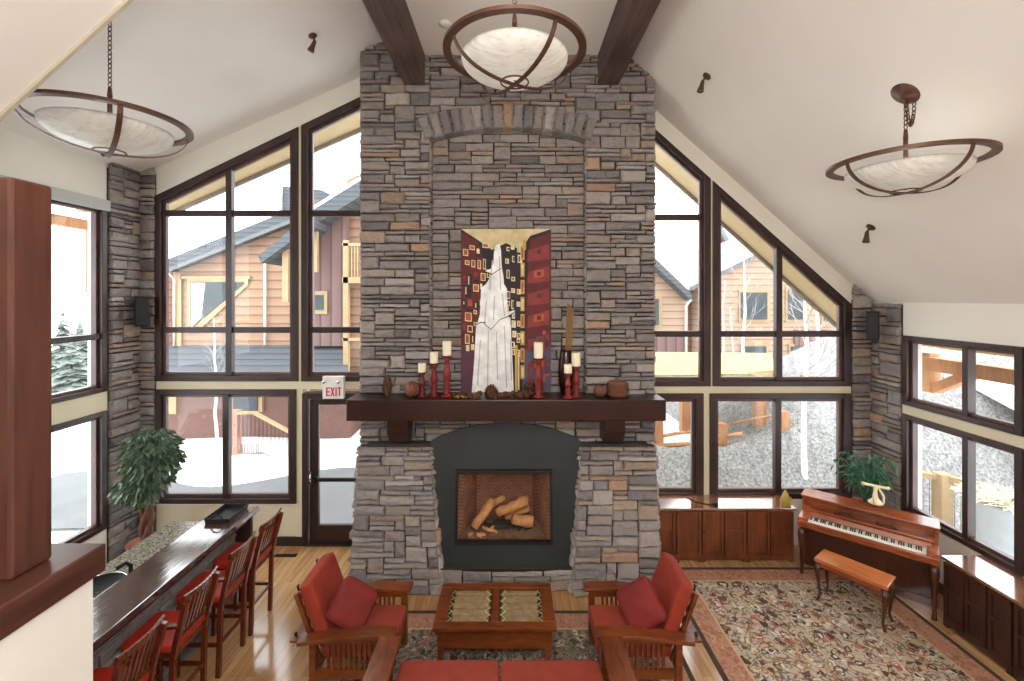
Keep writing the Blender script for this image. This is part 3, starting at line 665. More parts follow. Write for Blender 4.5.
for sx in (-1, 1):
    for sy in (-1, 1):
        m = MB(); x, y = sx * (a - .07), sy * (b - .07); m.hexa([(x - .022, y - .022, 0), (x + .022, y - .022, 0), (x + .022, y + .022, 0), (x - .022, y + .022, 0)], [(x - .032, y - .032, zt - .04), (x + .032, y - .032, zt - .04), (x + .032, y + .032, zt - .04), (x - .032, y + .032, zt - .04)])
        m.build('leg', 'oak', t, .003)
# ================================================================ reclining armchairs
def armchair(label, loc, rz):
    t = thing('reclining_armchair', label, 'armchair', loc, rz, 'red reclining armchairs')
    for x in (.355, -.30):
        for s in (-1, 1): m = MB(); m.box(x - .03, x + .03, s * .31 - .03, s * .31 + .03, 0, .555 if x > 0 else .52); m.build('leg', 'oak', t, .004)
    for s in (-1, 1):
        y0, y1 = sorted((s * .25, s * .385)); m = MB()
        pr = [(.43, .555), (.43, .59), (.10, .595), (-.42, .535), (-.42, .50), (.10, .56)]
        m.prism(pr, y0, y1, lambda u, v, q: (u, q, v)); m.build('arm', 'oak', t, .005)
        m = MB(); m.box(-.27, .325, s * .31 - .015, s * .31 + .015, .17, .25); m.box(-.27, .325, s * .31 - .012, s * .31 + .012, .48, .53)
        for k in range(10): x = -.17 + k * .046; m.box(x - .011, x + .011, s * .31 - .009, s * .31 + .009, .25, .50)
        m.build('slatted_side', 'oak', t)
    m = MB(); m.box(.335, .365, -.28, .28, .18, .29); m.build('front_rail', 'oak', t, .004)
    m = MB(); m.box(-.32, -.29, -.28, .28, .2, .29); m.build('rear_rail', 'oak', t, .004)
    m = MB(); m.pad(-.27, .40, -.25, .25, .29, .45, belly=.05, e=.13); m.build('seat_cushion', 'fabric2', t)
    mt = T4((-.22, 0, .40)) @ R4(math.radians(-20), 4, 'Y')
    m = MB(); m.pad(-.30, .30, -.27, .27, -.065, .065, M4=mt @ T4((.015, 0, .29)) @ R4(PI / 2, 4, 'Y'), e=.14, zp=.28); m.build('back_cushion', 'fabric', t)
    m = MB(); 
    for y in (-.255, .255): m.box(-.10, -.065, y - .02, y + .02, -.1, .54)
    for k in range(5): m.box(-.095, -.075, -.235, .235, .02 + k * .11, .07 + k * .11)
    m.xf(mt); m.build('back_frame', 'oak', t, .003)
    m = MB(); m.box(-.50, -.41, -.34, .34, .50, .52); m.build('recline_bar', 'oak', t, .003)
    for y in (-.28, .28): m = MB(); m.lathe([(.012, .518), (.012, .54), (.017, .543), (.012, .552)], (-.47, y, 0), 10); m.build('peg', 'iron', t)
    for y in (-.2, .2): m = MB(); m.tube([mt @ Vector((-.085, y, .53)), mt @ Vector((-.085, y, .57)), mt @ Vector((-.07, y, .58))], .010, 6); m.build('knob', 'iron', t)
    return t
armchair('red-cushioned wooden reclining armchair at the left of the coffee table', (-1.44, 4.28, .0085), 0)
armchair('red-cushioned wooden reclining armchair at the right of the coffee table', (1.175, 4.28, .0085), PI)
def pillow(label, loc, sx):
    m = MB(); m.pad(-.19, .19, -.19, .19, -.05, .05, e=.3, belly=.5, zp=.9)
    o = m.build('throw_pillow', 'pillow'); o.location = loc
    o.rotation_euler = (Matrix.Rotation(math.radians(-20) * 1, 3, 'Z') if sx > 0 else Matrix.Rotation(math.radians(200), 3, 'Z')).to_euler()
    q = (R4(math.radians(-48 if sx > 0 else 228), 4, 'Z') @ R4(math.radians(62), 4, 'Y') @ R4(PI / 4, 4, 'Z')); o.rotation_euler = q.to_euler()
    tag(o, label, 'pillow', 'red throw pillows')
pillow('deep red throw pillow standing on its corner in the left armchair', (-1.46, 4.15, .70), 1)
pillow('deep red throw pillow standing on its corner in the right armchair', (1.195, 4.15, .70), -1)
# ================================================================ sofa
t = thing('mission_sofa', 'wooden sofa with red cushions facing the fireplace, nearest the camera', 'sofa', (-.09, 3.45, .0085))
for s in (-1, 1):
    m = MB(); m.hexa([(s * 1.05, -.50, .57), (s * .84, -.50, .57), (s * .85, .42, .585), (s * 1.04, .42, .585)][::s], [(s * 1.05, -.50, .605), (s * .84, -.50, .605), (s * .85, .42, .62), (s * 1.04, .42, .62)][::s]); m.build('arm', 'oak_y', t, .006)
    m = MB(); m.box(s * .95 - .015, s * .95 + .015, -.4, .35, .12, .2); m.box(s * .95 - .013, s * .95 + .013, -.4, .35, .51, .58)
    for k in range(13): m.box(s * .95 - .009, s * .95 + .009, -.33 + k * .052, -.305 + k * .052, .2, .52)
    m.build('slatted_side', 'oak', t)
    for y in (-.42, .36): m = MB(); m.box(s * .95 - .035, s * .95 + .035, y - .035, y + .035, 0, .58); m.build('leg', 'oak', t, .004)
m = MB(); m.box(-.92, .92, .33, .36, .15, .29); m.build('front_rail', 'oak', t, .004)
for s in (-1, 1):
    m = MB(); x0, x1 = sorted((s * .005, s * .845)); m.pad(x0, x1, -.36, .385, .28, .455, e=.1, zp=.28); m.build('seat_cushion', 'fabric2', t)
    m = MB(); m.pad(x0, x1, -.12, .02, 0, .46, M4=T4((0, -.36, .42)) @ R4(math.radians(16), 4, 'X'), e=.2); m.build('back_cushion', 'fabric2', t)
m = MB(); m.box(-.92, .92, -.16, -.13, -.15, .42); m.xf(T4((0, -.36, .42)) @ R4(math.radians(16), 4, 'X')); m.build('back_frame', 'oak', t, .004)
# ================================================================ bar
BXa, BXb = -3.42, -2.98
t = thing('bar_counter', 'long polished dark wood bar top on a grey stone base at the left', 'bar', (0, 0, 0))
m = MB(); m.box(BXa, BXb, 1.9, 5.34, 1.01, 1.07); m.build('countertop', 'bartop', t, .008)
m = MB(); m.box(-3.36, -3.2, 1.9, 5.22, 0, 1.01)
m.mi = 1; lay(m, 41, 1.95, 5.20, 0, 1.0, lambda s, z: True, lambda s, z, dd: (-3.2 + dd * .8, s, z)); m.build('stone_base', ['mortar', 'stone'], t)
m = MB(); m.box(-3.40, -3.02, 5.22, 5.27, 0, 1.01); m.build('end_panel', 'frame', t, .005)
m = MB(); m.box(-3.12, -3.06, 1.9, 5.22, .93, 1.01); m.build('under_rail', 'frame', t, .004)
t = thing('work_counter', 'speckled granite work counter behind the bar', 'counter', (0, 0, 0))
m = MB(); m.box(-4.0, -3.37, 1.9, 5.30, .86, .90); m.build('granite_top', 'granite', t, .004)
m = MB(); m.box(-3.95, -3.37, 1.9, 5.25, .08, .86); m.build('cabinet_body', 'cab_dark', t)
t = thing('sink_basin', 'round black basin with pale rim set in the granite beside the half wall', 'sink', (-3.70, 4.02, .9))
m = MB(); m.lathe([(.02, -.0), (.15, .002), (.19, .012), (.215, .05), (.205, .052), (.20, .04), (.15, .012), (.02, .008)], n=28, closed=False); m.build('bowl', 'black', t)
m = MB(); m.ring((0, 0, .052), .212, .008, 32); m.build('rim', 'chrome', t)
m = MB(); m.tube([(.10, .24, 0), (.10, .24, .10), (.08, .21, .14), (.04, .15, .12)], .018, 8); m.build('faucet', 'black', t)
t = thing('serving_tray', 'black rectangular tray with loop handles on the far end of the bar', 'tray', (-3.205, 5.08, 1.07))
m = MB(); m.box(-.13, .13, -.175, .175, 0, .012)
for s in (-1, 1):
    m.hexa([(s * .125, -.175, .0), (s * .14, -.185, .055), (s * .14, .185, .055), (s * .125, .175, 0)], [(s * .115, -.175, .0), (s * .13, -.185, .055), (s * .13, .185, .055), (s * .115, .175, 0)])
    m.hexa([(-.125, s * .175, .0), (-.14, s * .185, .055), (.14, s * .185, .055), (.125, s * .175, 0)], [(-.125, s * .165, .0), (-.14, s * .175, .055), (.14, s * .175, .055), (.125, s * .165, 0)])
m.build('tray_body', 'iron', t)
for s in (-1, 1):
    m = MB(); m.tube([(.06 * math.cos(q), s * .18, .05 + .05 * math.sin(q)) for q in [PI * k / 10 for k in range(11)]], .008, 6); m.build('handle', 'iron', t)
# ---------------------------------------------------------------- bar stools
def stool():
    t = thing('bar_stool', '', 'bar stool', (0, 0, 0), 0, 'bar stools along the bar')
    m = MB(); m.pad(-.20, .25, -.21, .21, .695, .765, e=.22, belly=.05); m.build('seat', 'leather', t)
    m = MB(); m.box(-.19, .23, -.185, .185, .64, .70); m.build('seat_frame', 'stool', t, .005)
    for s in (-1, 1):
        m = MB(); m.bar((.225, s * .19, 0), (.21, s * .18, .66), .038, .038, (1, 0, 0)); m.build('leg', 'stool', t, .004)
        m = MB(); pts = [(-.16, s * .19, 0), (-.18, s * .185, .64), (-.20, s * .185, .76), (-.285, s * .195, 1.10)]
        for p, q in zip(pts, pts[1:]): m.bar(p, q, .036, .042, (1, 0, 0))
        m.build('leg', 'stool', t, .004)
    m = MB(); N = 10
    for i in range(N):
        def pt(i): q = -1 + 2 * i / N; return Vector((-.295 - .035 * (1 - q * q) + .03, q * .20, 1.09)), Vector((-.33 - .035 * (1 - q * q) + .04, q * .205, 1.155))
        a, b = pt(i), pt(i + 1); th = Vector((.024, 0, 0)); m.hexa([a[0], b[0], b[1], a[1]], [a[0] + th, b[0] + th, b[1] + th, a[1] + th])
    m.build('top_rail', 'stool', t, .004)
    for k in range(6):
        y = -.125 + k * .05; q = y / .21; m = MB(); m.hexa([(-.205, y - .012, .80), (-.205, y + .012, .80), (-.193, y + .012, .80), (-.193, y - .012, .80)], [(-.285 - .03 * (1 - q * q) + .02, y - .013, 1.10), (-.285 - .03 * (1 - q * q) + .02, y + .013, 1.10), (-.273 - .03 * (1 - q * q) + .02, y + .013, 1.10), (-.273 - .03 * (1 - q * q) + .02, y - .013, 1.10)])
        m.build('slat', 'stool', t)
    m = MB(); m.bar((-.20, -.18, .80), (-.20, .18, .80), .025, .04); m.build('lower_back_rail', 'stool', t, .003)
    for s in (-1, 1):
        m = MB(); m.hexa([(-.235, s * .175, .905), (-.235, s * .225, .905), (-.05, s * .235, .895), (-.05, s * .19, .895)][::s], [(-.235, s * .175, .93), (-.235, s * .225, .93), (-.05, s * .235, .92), (-.05, s * .19, .92)][::s]); m.build('arm', 'stool', t, .004)
        m = MB(); m.bar((-.065, s * .212, .905), (-.02, s * .205, .70), .022, .026, (1, 0, 0)); m.build('arm_support', 'stool', t)
    for p, q in (((.22, -.19, .22), (.22, .19, .22)), ((-.165, -.19, .30), (-.165, .19, .30)), ((.22, .19, .30), (-.165, .19, .30)), ((.22, -.19, .30), (-.165, -.19, .30))):
        m = MB(); m.bar(p, q, .022, .032); m.build('stretcher', 'stool', t, .003)
    return t
proto = stool()
for i, (y, lab) in enumerate(((4.90, 'red-seated bar stool beside the tray, farthest along the bar'), (4.38, 'second red-seated bar stool from the far end of the bar'), (3.79, 'third red-seated bar stool from the far end of the bar'), (3.18, 'red-seated bar stool beside the white half wall, cut by the picture edge'))):
    loc = (-2.885, y, 0)
    if i == 0: proto.location = loc; proto.rotation_euler = (0, 0, PI); proto['label'] = lab
    else: dup(proto, loc, PI, lab)
# ================================================================ landing: half wall, ledge, post
m = MB(); m.box(-2.6, -1.70, YB, 1.83, 0, 2.41); o = struct('wall_landing', m, 'paper')
m = MB(); m.box(-2.66, -1.68, YB, 1.87, 2.405, 2.52); o = m.build('wall_cap_ledge', 'ledge', None, .008); tag(o, 'dark wooden ledge capping the white half wall at the left', 'ledge')
m = MB(); m.box(-1.94, -1.79, 1.61, 1.76, 2.52, 3.972); o = m.build('timber_post', 'post', None, .012); tag(o, 'square brown timber post standing on the dark ledge', 'post')
# ================================================================ cabinets
def cab_unit(w, dp_, h, ncol, loc, rz, label, wood_='cab', knob=False, group='panelled cabinets under the windows'):
    t = thing('panelled_cabinet', label, 'cabinet', loc, rz, group)     # local: x width, front at y=0, depth +y
    m = MB(); m.box(.005, w - .005, .03, dp_, .07, h - .035); m.box(.02, w - .02, .06, dp_, .0, .07); m.build('body', wood_, t)
    m = MB(); m.box(.0, w, .004, .03, .035, .085); m.box(0, .05, .004, .05, 0, .05); m.box(w - .05, w, .004, .05, 0, .05); m.build('plinth', wood_, t, .003)
    ww = w / ncol
    for c in range(ncol):
        x0, x1, z0, z1 = c * ww + .008, (c + 1) * ww - .008, .09, h - .05; m = MB(); st = .035
        m.box(x0, x0 + st, .002, .03, z0, z1); m.box(x1 - st, x1, .002, .03, z0, z1)
        zm = z0 + (z1 - z0) * .55
        for a, b in ((z0, z0 + st), (zm - st / 2, zm + st / 2), (z1 - st, z1)): m.box(x0 + st, x1 - st, .002, .03, a, b)
        m.box(x0 + st, x1 - st, .018, .03, z0 + st, z1 - st)
        d_ = m.build('door', wood_, t, .002)
        if knob and c == 0: mm = MB(); mm.lathe([(.004, 0), (.012, .004), (.016, .014), (.010, .022)], n=10); mm.xf(T4((x0 + .018, .004, zm - .0)) @ R4(PI / 2, 4, 'X')); mm.build('knob', 'iron', d_)
    return t
xs = [1.86, 2.547, 3.147, 3.78]
labs = ['panelled wooden cabinet beside the fireplace under the back window', 'middle panelled cabinet with a dark knob under the back window', 'panelled wooden cabinet under the back window, nearest the piano']
for i in range(3): cab_unit(xs[i + 1] - xs[i], .38, .727, 2, (xs[i], 6.0, 0), 0, labs[i], 'cab', i == 1)
m = MB(); m.box(1.84, 3.81, 5.985, 6.40, .695, .727); tag(m.build('cabinet_top', 'cabtop', None, .006), 'polished wooden top running over the cabinets under the back window', 'cabinet top')
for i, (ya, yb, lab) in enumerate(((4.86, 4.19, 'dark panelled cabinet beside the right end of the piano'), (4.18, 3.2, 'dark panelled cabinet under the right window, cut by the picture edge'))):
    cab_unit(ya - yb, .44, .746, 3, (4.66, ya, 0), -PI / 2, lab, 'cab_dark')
m = MB(); m.box(4.645, 5.11, 3.18, 4.872, .714, .746); tag(m.build('cabinet_top', 'cabtop', None, .006), 'polished wooden top over the dark cabinets under the right window', 'cabinet top')
# ================================================================ piano
t = thing('upright_piano', 'small cherry wood upright piano set across the right corner', 'piano', (4.375, 5.56, 0), math.radians(-42)); t.scale = (1, 1, .955)
w = .66
m = MB(); m.box(-w + .03, w - .03, .09, .27, .1, .93); m.build('case_back', 'cherry', t)
for s in (-1, 1):
    m = MB(); x0, x1 = sorted((s * (w - .035), s * w)); m.box(x0, x1, .0, .27, .0, .93); m.build('side_panel', 'cherry', t, .004)
    m = MB(); m.prism([(-.33, .64), (-.33, .715), (-.29, .755), (-.05, .76), (0, .82), (0, .64)], *sorted((s * (w - .10), s * w)), lambda u, v, q: (q, u, v)); m.build('key_cheek', 'cherry', t, .004)
    m = MB(); X = s * (w - .04); pts = [(X, -.28, .64), (X - s * .0, -.31, .55), (X, -.30, .42), (X, -.265, .25), (X, -.265, .10), (X, -.285, .03), (X, -.29, .0)]
    m.tube(pts, [.036, .042, .032, .024, .018, .022, .026], 10); m.build('leg', 'darkleg', t)
m = MB(); m.box(-w - .015, w + .015, -.02, .28, .93, .955); m.build('lid', 'cherry', t, .006)
m = MB(); m.box(-w + .035, w - .035, .06, .09, .76, .925); m.build('upper_panel', 'cherry', t)
m = MB(); m.box(-w + .035, w - .035, -.045, .06, .775, .80); m.build('music_ledge', 'cherry', t, .004)
m = MB()
for p in ([(-.30, .81), (-.26, .86), (-.20, .90), (-.12, .905), (-.06, .92), (.06, .92), (.12, .905), (.20, .90), (.26, .86), (.30, .81)], [(-.12, .81), (-.12, .905)], [(.12, .81), (.12, .905)], [(-.30, .81), (-.22, .83), (-.12, .82)], [(.30, .81), (.22, .83), (.12, .82)]):
    m.tube([(x, -.03, z) for x, z in p], .008, 6)
m.build('music_desk', 'darkleg', t)
m = MB(); m.box(-w + .06, w - .06, -.33, 0, .64, .70); m.build('key_bed', 'cherry', t, .005)
m = MB(); m.box(-w + .06, w - .06, -.335, -.30, .695, .72); m.build('key_slip', 'cherry', t, .003)
m = MB(); m.hexa([(-w + .06, -.13, .715), (w - .06, -.13, .715), (w - .06, 0, .715), (-w + .06, 0, .715)], [(-w + .06, -.09, .78), (w - .06, -.09, .78), (w - .06, 0, .80), (-w + .06, 0, .80)]); m.build('fallboard', 'cherry', t, .003)
kw = (2 * w - .21) / 52
m = MB(); m.box(-kw / 2 + .0007, kw / 2 - .0007, -.295, -.13, .70, .725); k0 = m.build('white_key', 'whitekey', t); k0.location = (-w + .105 + kw / 2, 0, 0)
for i in range(1, 52): c = k0.copy(); C.objects.link(c); c.location = (-w + .105 + kw * (i + .5), 0, 0)
m = MB(); m.hexa([(-.006, -.23, .725), (.006, -.23, .725), (.006, -.13, .725), (-.006, -.13, .725)], [(-.0045, -.22, .739), (.0045, -.22, .739), (.0045, -.13, .739), (-.0045, -.13, .739)]); b0_ = m.build('black_key', 'black', t); first = True
for i in range(51):
    if i % 7 in (0, 2, 3, 5, 6):
        c = b0_ if first else b0_.copy()
        if not first: C.objects.link(c)
        first = False; c.location = (-w + .105 + kw * (i + 1), 0, 0)
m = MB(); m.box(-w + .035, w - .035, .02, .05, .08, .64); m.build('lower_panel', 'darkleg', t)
m = MB(); m.box(-w + .0, w - .0, -.02, .27, 0, .085); m.build('toe_board', 'darkleg', t, .005)
for x in (-.1, 0, .1): m = MB(); m.box(x - .018, x + .018, -.12, -.01, .05, .062); m.build('pedal', 'gold', t, .004)
t = thing('piano_bench', 'low cherry wood bench with curved legs in front of the piano', 'bench', (3.86, 5.07, .0085), math.radians(-53))
m = MB(); m.box(-.34, .34, -.155, .155, .455, .495); m.build('bench_top', 'benchtop', t, .008)
m = MB(); m.box(-.315, .315, -.135, .135, .40, .455); m.build('apron', 'cherry', t, .005)
for sx in (-1, 1):
    for sy in (-1, 1):
        x, y = sx * .295, sy * .12; m = MB(); m.tube([(x, y, .44), (x + sx * .02, y + sy * .015, .36), (x + sx * .005, y, .2), (x - sx * .006, y, .08), (x + sx * .012, y + sy * .008, .015), (x + sx * .016, y + sy * .01, 0)], [.028, .03, .018, .013, .016, .02], 8); m.build('leg', 'darkleg', t)
# ornament on the piano
t = thing('piano_ornament', 'small ivory T-shaped ornament standing on the piano lid', 'ornament', (4.375 + .09 * .743 + .19 * .669, 5.56 - .09 * .669 + .19 * .743, .955))
m = MB(); m.lathe([(.075, 0), (.08, .015), (.06, .03), (.035, .06), (.022, .10), (.02, .16), (.026, .20), (.015, .22)], n=14); m.build('stem', 'ivory', t)
m = MB(); m.tube([(-.14, .03, .235), (-.12, .03, .235), (0, 0, .215), (.12, -.03, .20), (.14, -.03, .20)], [.024, .018, .016, .018, .026], 8); m.build('crossbar', 'ivory', t)
m = MB(); m.tube([(.02, -.02, .2), (.07, -.04, .10), (.06, -.05, .02)], .012, 6); m.tube([(-.02, -.02, .2), (-.06, -.04, .10), (-.05, -.05, .02)], .012, 6); m.build('drop', 'ivory', t)
t = thing('gold_figurine', 'small gold pointed figurine on the cabinet top beside the piano', 'figurine', (3.71, 6.08, .727))
m = MB(); m.lathe([(.055, 0), (.06, .02), (.055, .08), (.035, .14), (.018, .18), (.004, .21)], n=8, jit=lambda i, j: 1 + .12 * (j % 2)); m.build('body', 'gold', t)
for s in (-1, 1): m = MB(); m.hexa([(s * .02, -.06, .05), (s * .06, -.05, .09), (s * .045, -.045, .13), (s * .015, -.05, .10)], [(s * .02, -.04, .05), (s * .06, -.035, .09), (s * .045, -.03, .13), (s * .015, -.03, .10)]); m.build('wing', 'gold', t)
t = thing('power_adapter', 'tiny black plug with a cable lying on the cabinet top', 'plug', (2.75, 6.06, .727))
m = MB(); m.box(-.025, .03, -.02, .02, 0, .035); m.build('plug_body', 'black', t, .004)
m = MB(); m.tube([(-.02, 0, .01), (-.12, .05, .006), (-.22, .12, .006), (-.3, .25, .006)], .006, 6); m.build('cable', 'black', t)
# ================================================================ plants
def leaf_cloud(mb, cen, rad, n, L, W, rg, droop=.5, inner=.35):
    for i in range(n):
        while True:
            p = Vector((rg.uniform(-1, 1), rg.uniform(-1, 1), rg.uniform(-1, 1)))
            if inner < p.length < 1: break
        q = Vector((cen[0] + p.x * rad[0], cen[1] + p.y * rad[1], cen[2] + p.z * rad[2]))
        d = Vector((p.x + rg.uniform(-.5, .5), p.y + rg.uniform(-.5, .5), -droop + rg.uniform(-.5, .5))).normalized(); s = d.cross(Vector((rg.uniform(-1, 1), rg.uniform(-1, 1), rg.uniform(-1, 1)))).normalized(); l = L * rg.uniform(.7, 1.2); w_ = W * rg.uniform(.7, 1.2); u = d.cross(s)
        mb.add([q, q + d * l * .45 + s * w_ / 2 + u * w_ * .2, q + d * l, q + d * l * .45 - s * w_ / 2 + u * w_ * .2, q + d * l * .5], [(0, 1, 4), (1, 2, 4), (2, 3, 4), (3, 0, 4)])
t = thing('potted_ficus', 'bushy green ficus in the stone corner behind the bar', 'plant', (-4.80, 5.92, 0))
m = MB(); m.lathe([(.13, 0), (.17, .03), (.20, .28), (.215, .32), (.20, .33), (.18, .30)], n=20); m.build('pot', 'terracotta', t)
m = MB(); m.lathe([(.01, .295), (.18, .29)], n=16, closed=False); m.build('soil', 'soil', t)
m = MB()
for k in range(3):
    ph = k * 2 * PI / 3; m.tube([(.05 * math.cos(ph + i * .7), .05 * math.sin(ph + i * .7), .28 + i * .09) for i in range(9)], [.035 - .001 * i for i in range(9)], 8)
rg = random.Random(9)
for k in range(9): a_ = rg.uniform(0, 2 * PI); m.tube([(0, 0, .95), (.12 * math.cos(a_), .12 * math.sin(a_), 1.2), (.26 * math.cos(a_), .26 * math.sin(a_), 1.25 + rg.uniform(0, .5))], [.018, .012, .006], 5)
m.build('trunk', 'bark', t)
m = MB(); leaf_cloud(m, (.08, 0, 1.42), (.30, .32, .42), 900, .115, .062, rg, .7, .3); leaf_cloud(m, (.0, -.1, 1.1), (.27, .25, .22), 260, .115, .062, rg, .8, .2); m.build('foliage', 'leaf', t)
t = thing('potted_palm', 'leafy green palm in the right stone corner behind the piano', 'plant', (4.72, 6.0, 0))
m = MB(); m.lathe([(.10, 0), (.12, .02), (.05, .06), (.04, .5), (.10, .54), (.13, .56), (.15, .78), (.155, .80), (.135, .80), (.13, .76)], n=18); m.build('pot_on_pedestal', 'terracotta', t)
m = MB(); rg = random.Random(4)
for k in range(34):
    a_ = rg.uniform(0, 2 * PI); r_ = rg.uniform(.14, .34); hh = rg.uniform(.35, .72); pts = []
    for i in range(7): q = i / 6; pts.append(Vector((r_ * q * math.cos(a_), min(r_ * q * math.sin(a_), .32), .78 + hh * math.sin(q * 2.1) * .95)))
    m.tube(pts, [.006] * 6 + [.003], 4)
    for i in range(1, 7):
        d_ = (pts[i] - pts[i - 1]).normalized()
        for s in (-1, 1):
            n_ = d_.cross(Vector((0, 0, 1))).normalized() * s; e_ = pts[i] + n_ * .10 * (1.15 - i / 8) + d_ * .08 - Vector((0, 0, .05)); e_.y = min(e_.y, .33); e_.x = min(e_.x, .36); md = (pts[i] + e_) / 2 + Vector((0, 0, .012))
            m.add([pts[i], md + d_ * .022, e_, md - d_ * .022], [(0, 1, 2), (0, 2, 3)])
m.build('fronds', 'leaf2', t)
# floor register
t = thing('floor_vent', 'narrow dark metal vent in the floor by the door', 'vent', (-3.08, 6.16, 0)); m = MB(); m.box(-.15, .15, -.035, .035, 0, .006); m.build('vent_frame', 'iron', t)
m = MB(); [m.box(-.14 + k * .028, -.128 + k * .028, -.025, .025, .006, .009) for k in range(10)]; m.build('slats', 'black', t)
# ================================================================ mantel display
ZMT = ZM + .001
# picture: layered paint shapes on one canvas
U0, U1, V0, V1, YP = 461, 551, 229, 393, 5.965
t = thing('canvas_painting', 'tall unframed painting of a white waterfall between red blocks above the mantel', 'painting')
fp_ = xz(YP)
m = MB(); m.prism([(U0, V1), (U0, V0), (U1, V0), (U1, V1)], YP, YP + .03, fp_); m.build('canvas', 'paper', t)
paints = ['p_maroon', 'p_red', 'p_dark', 'p_cream', 'p_sky', 'p_white', 'p_plum', 'p_blue', 'p_grey', 'p_brick', 'p_ochre']; PI_ = {n: i for i, n in enumerate(paints)}
m = MB(); lay_y = [YP - .001]
def paint(n, pts):
    m.mi = PI_['p_' + n]; y = lay_y[0]; m.add([(PX(u, YP), y, PZ(v, YP)) for u, v in pts], [tuple(range(len(pts)))]); lay_y[0] -= .00006
def rect(n, u0, v0, u1, v1, sk=0): paint(n, [(u0, v1), (u0, v0), (u1, v0 + sk), (u1, v1 + sk)])
rect('dark', U0, V0, U1, V1)
paint('sky', [(U0, 229), (U1, 229), (530, 236), (521, 250), (506, 243), (492, 250), (478, 240)])
paint('maroon', [(U0, 232), (478, 242), (484, 262), (480, 330), (478, 393), (U0, 393)])
paint('plum', [(U0, 345), (480, 345), (482, 393), (U0, 393)])
paint('maroon', [(530, 240), (U1, 232), (U1, 393), (524, 393), (526, 300)])
paint('blue', [(524, 350), (U1, 345), (U1, 393), (522, 393)])
rg = random.Random(21)
for row in range(6):
    v = 246 + row * 22 + (row > 3) * 2; h_ = 16
    paint('red', [(528, v + 4), (549, v - 2), (549.5, v + h_ - 3), (527, v + h_)])
    rect('brick' if row % 2 else 'red', 534, v + 3, 544, v + 10, -1.5); rect('maroon', 537, v + 4, 541, v + 8, -.6)
for i in range(26): u, v = rg.uniform(526, 547), rg.uniform(330, 386); rect(rg.choice(['red', 'plum', 'blue', 'maroon', 'brick']), u, v, u + rg.uniform(2, 5), v + rg.uniform(3, 9))
v = 246
for row in range(8):
    u = 463 + row % 2 * 2
    while u < 488 - row * .4:
        ww = rg.uniform(2.6, 7); hh = rg.uniform(3.5, 11)
        n_ = rg.choice(['brick', 'cream', 'red', 'maroon', 'brick']); dv = rg.uniform(-3.5, 3.5); q_ = rg.random()
        if q_ < .55: rect('cream', u, v + dv, u + ww, v + hh + dv, .6); rect(n_ if n_ != 'cream' else 'brick', u + .7, v + .8 + dv, u + ww - .7, v + hh - .8 + dv, .4)
        elif q_ < .8: rect(rg.choice(['brick', 'cream', 'red']), u, v + dv, u + ww * .8, v + hh * rg.uniform(.4, 1) + dv, .5); rect('dark', u - .5, v + hh + dv, u + ww, v + hh + 2.5 + dv, .4)
        else: rect('dark', u, v + dv, u + ww, v + hh + dv + 3, .4); rect('cream', u + .4, v + dv + 2, u + 1.4, v + hh + dv, 0)
        u += ww + rg.uniform(1, 2.4)
    v += 13
for u, v, h_ in ((476, 340, 14), (477, 358, 9), (476, 370, 18), (466, 345, 6), (471, 344, 6)): rect('cream', u, v, u + 3.4, v + h_)
for row in range(11):
    v = 246 + row * 10.5
    for u in (506, 511.5, 517):
        dv, hh, du = rg.uniform(-3, 3), rg.uniform(4, 9), rg.uniform(-.8, .8)
        if rg.random() < .75: rect('cream', u + du, v + dv, u + du + rg.uniform(2.5, 4.8), v + dv + hh, .4); rect(rg.choice(['dark', 'brick', 'blue', 'grey']), u + du + .8, v + dv + 1.1, u + du + rg.uniform(1.8, 3.4), v + dv + hh - 1, .3)
for row in range(8): v = 246 + row * 17; rect('ochre', 520.5, v, 524.5, v + 14); rect('cream' if row % 2 else 'brick', 521.5, v + 2, 523.4, v + 12)
rect('ochre', 515, 345, 517.6, 392); rect('cream', 518, 352, 519.4, 390); rect('ochre', 523, 240, 526, 250)
WF = [(496, 245), (499.5, 244), (501, 250), (501.5, 262), (502, 268), (503.7, 278), (504, 284), (507, 289), (507.6, 312), (511, 326), (511.5, 345), (513, 372), (513.8, 393), (471.7, 393), (474, 365), (476, 328), (480, 314), (481.2, 288), (486, 284), (489.8, 278), (491, 270), (493.5, 262), (494, 252)]
paint('white', WF)
paint('white', [(485, 271), (493, 268), (501.5, 266.5), (498, 272), (491, 273)]); paint('white', [(473.5, 326), (484, 317), (500, 313), (515, 310.5), (512, 314), (500, 318), (493, 328), (484, 323)])
for a_, b_ in (((492, 260), (489, 290)), ((499, 256), (500, 290)), ((486, 300), (484, 325)), ((494, 296), (493, 320)), ((502, 294), (504, 316)), ((480, 340), (477, 385)), ((488, 330), (487, 388)), ((496, 332), (497, 380)), ((504, 326), (506, 388)), ((510, 340), (511, 380))):
    paint('grey', [a_, (a_[0] + .9, a_[1]), (b_[0] + 1.2, b_[1]), b_])
for a_, b_, c_ in (((484, 323), (491, 329), (500, 319)), ((473.5, 326), (480, 322), (486, 322)), ((500, 319), (508, 316), (515, 311)), ((485, 271.5), (492, 274), (501, 268))):
    paint('dark', [a_, b_, c_, (c_[0], c_[1] + .8), (b_[0], b_[1] + 1), (a_[0], a_[1] + .8)])
m.build('painted_picture', paints, t)
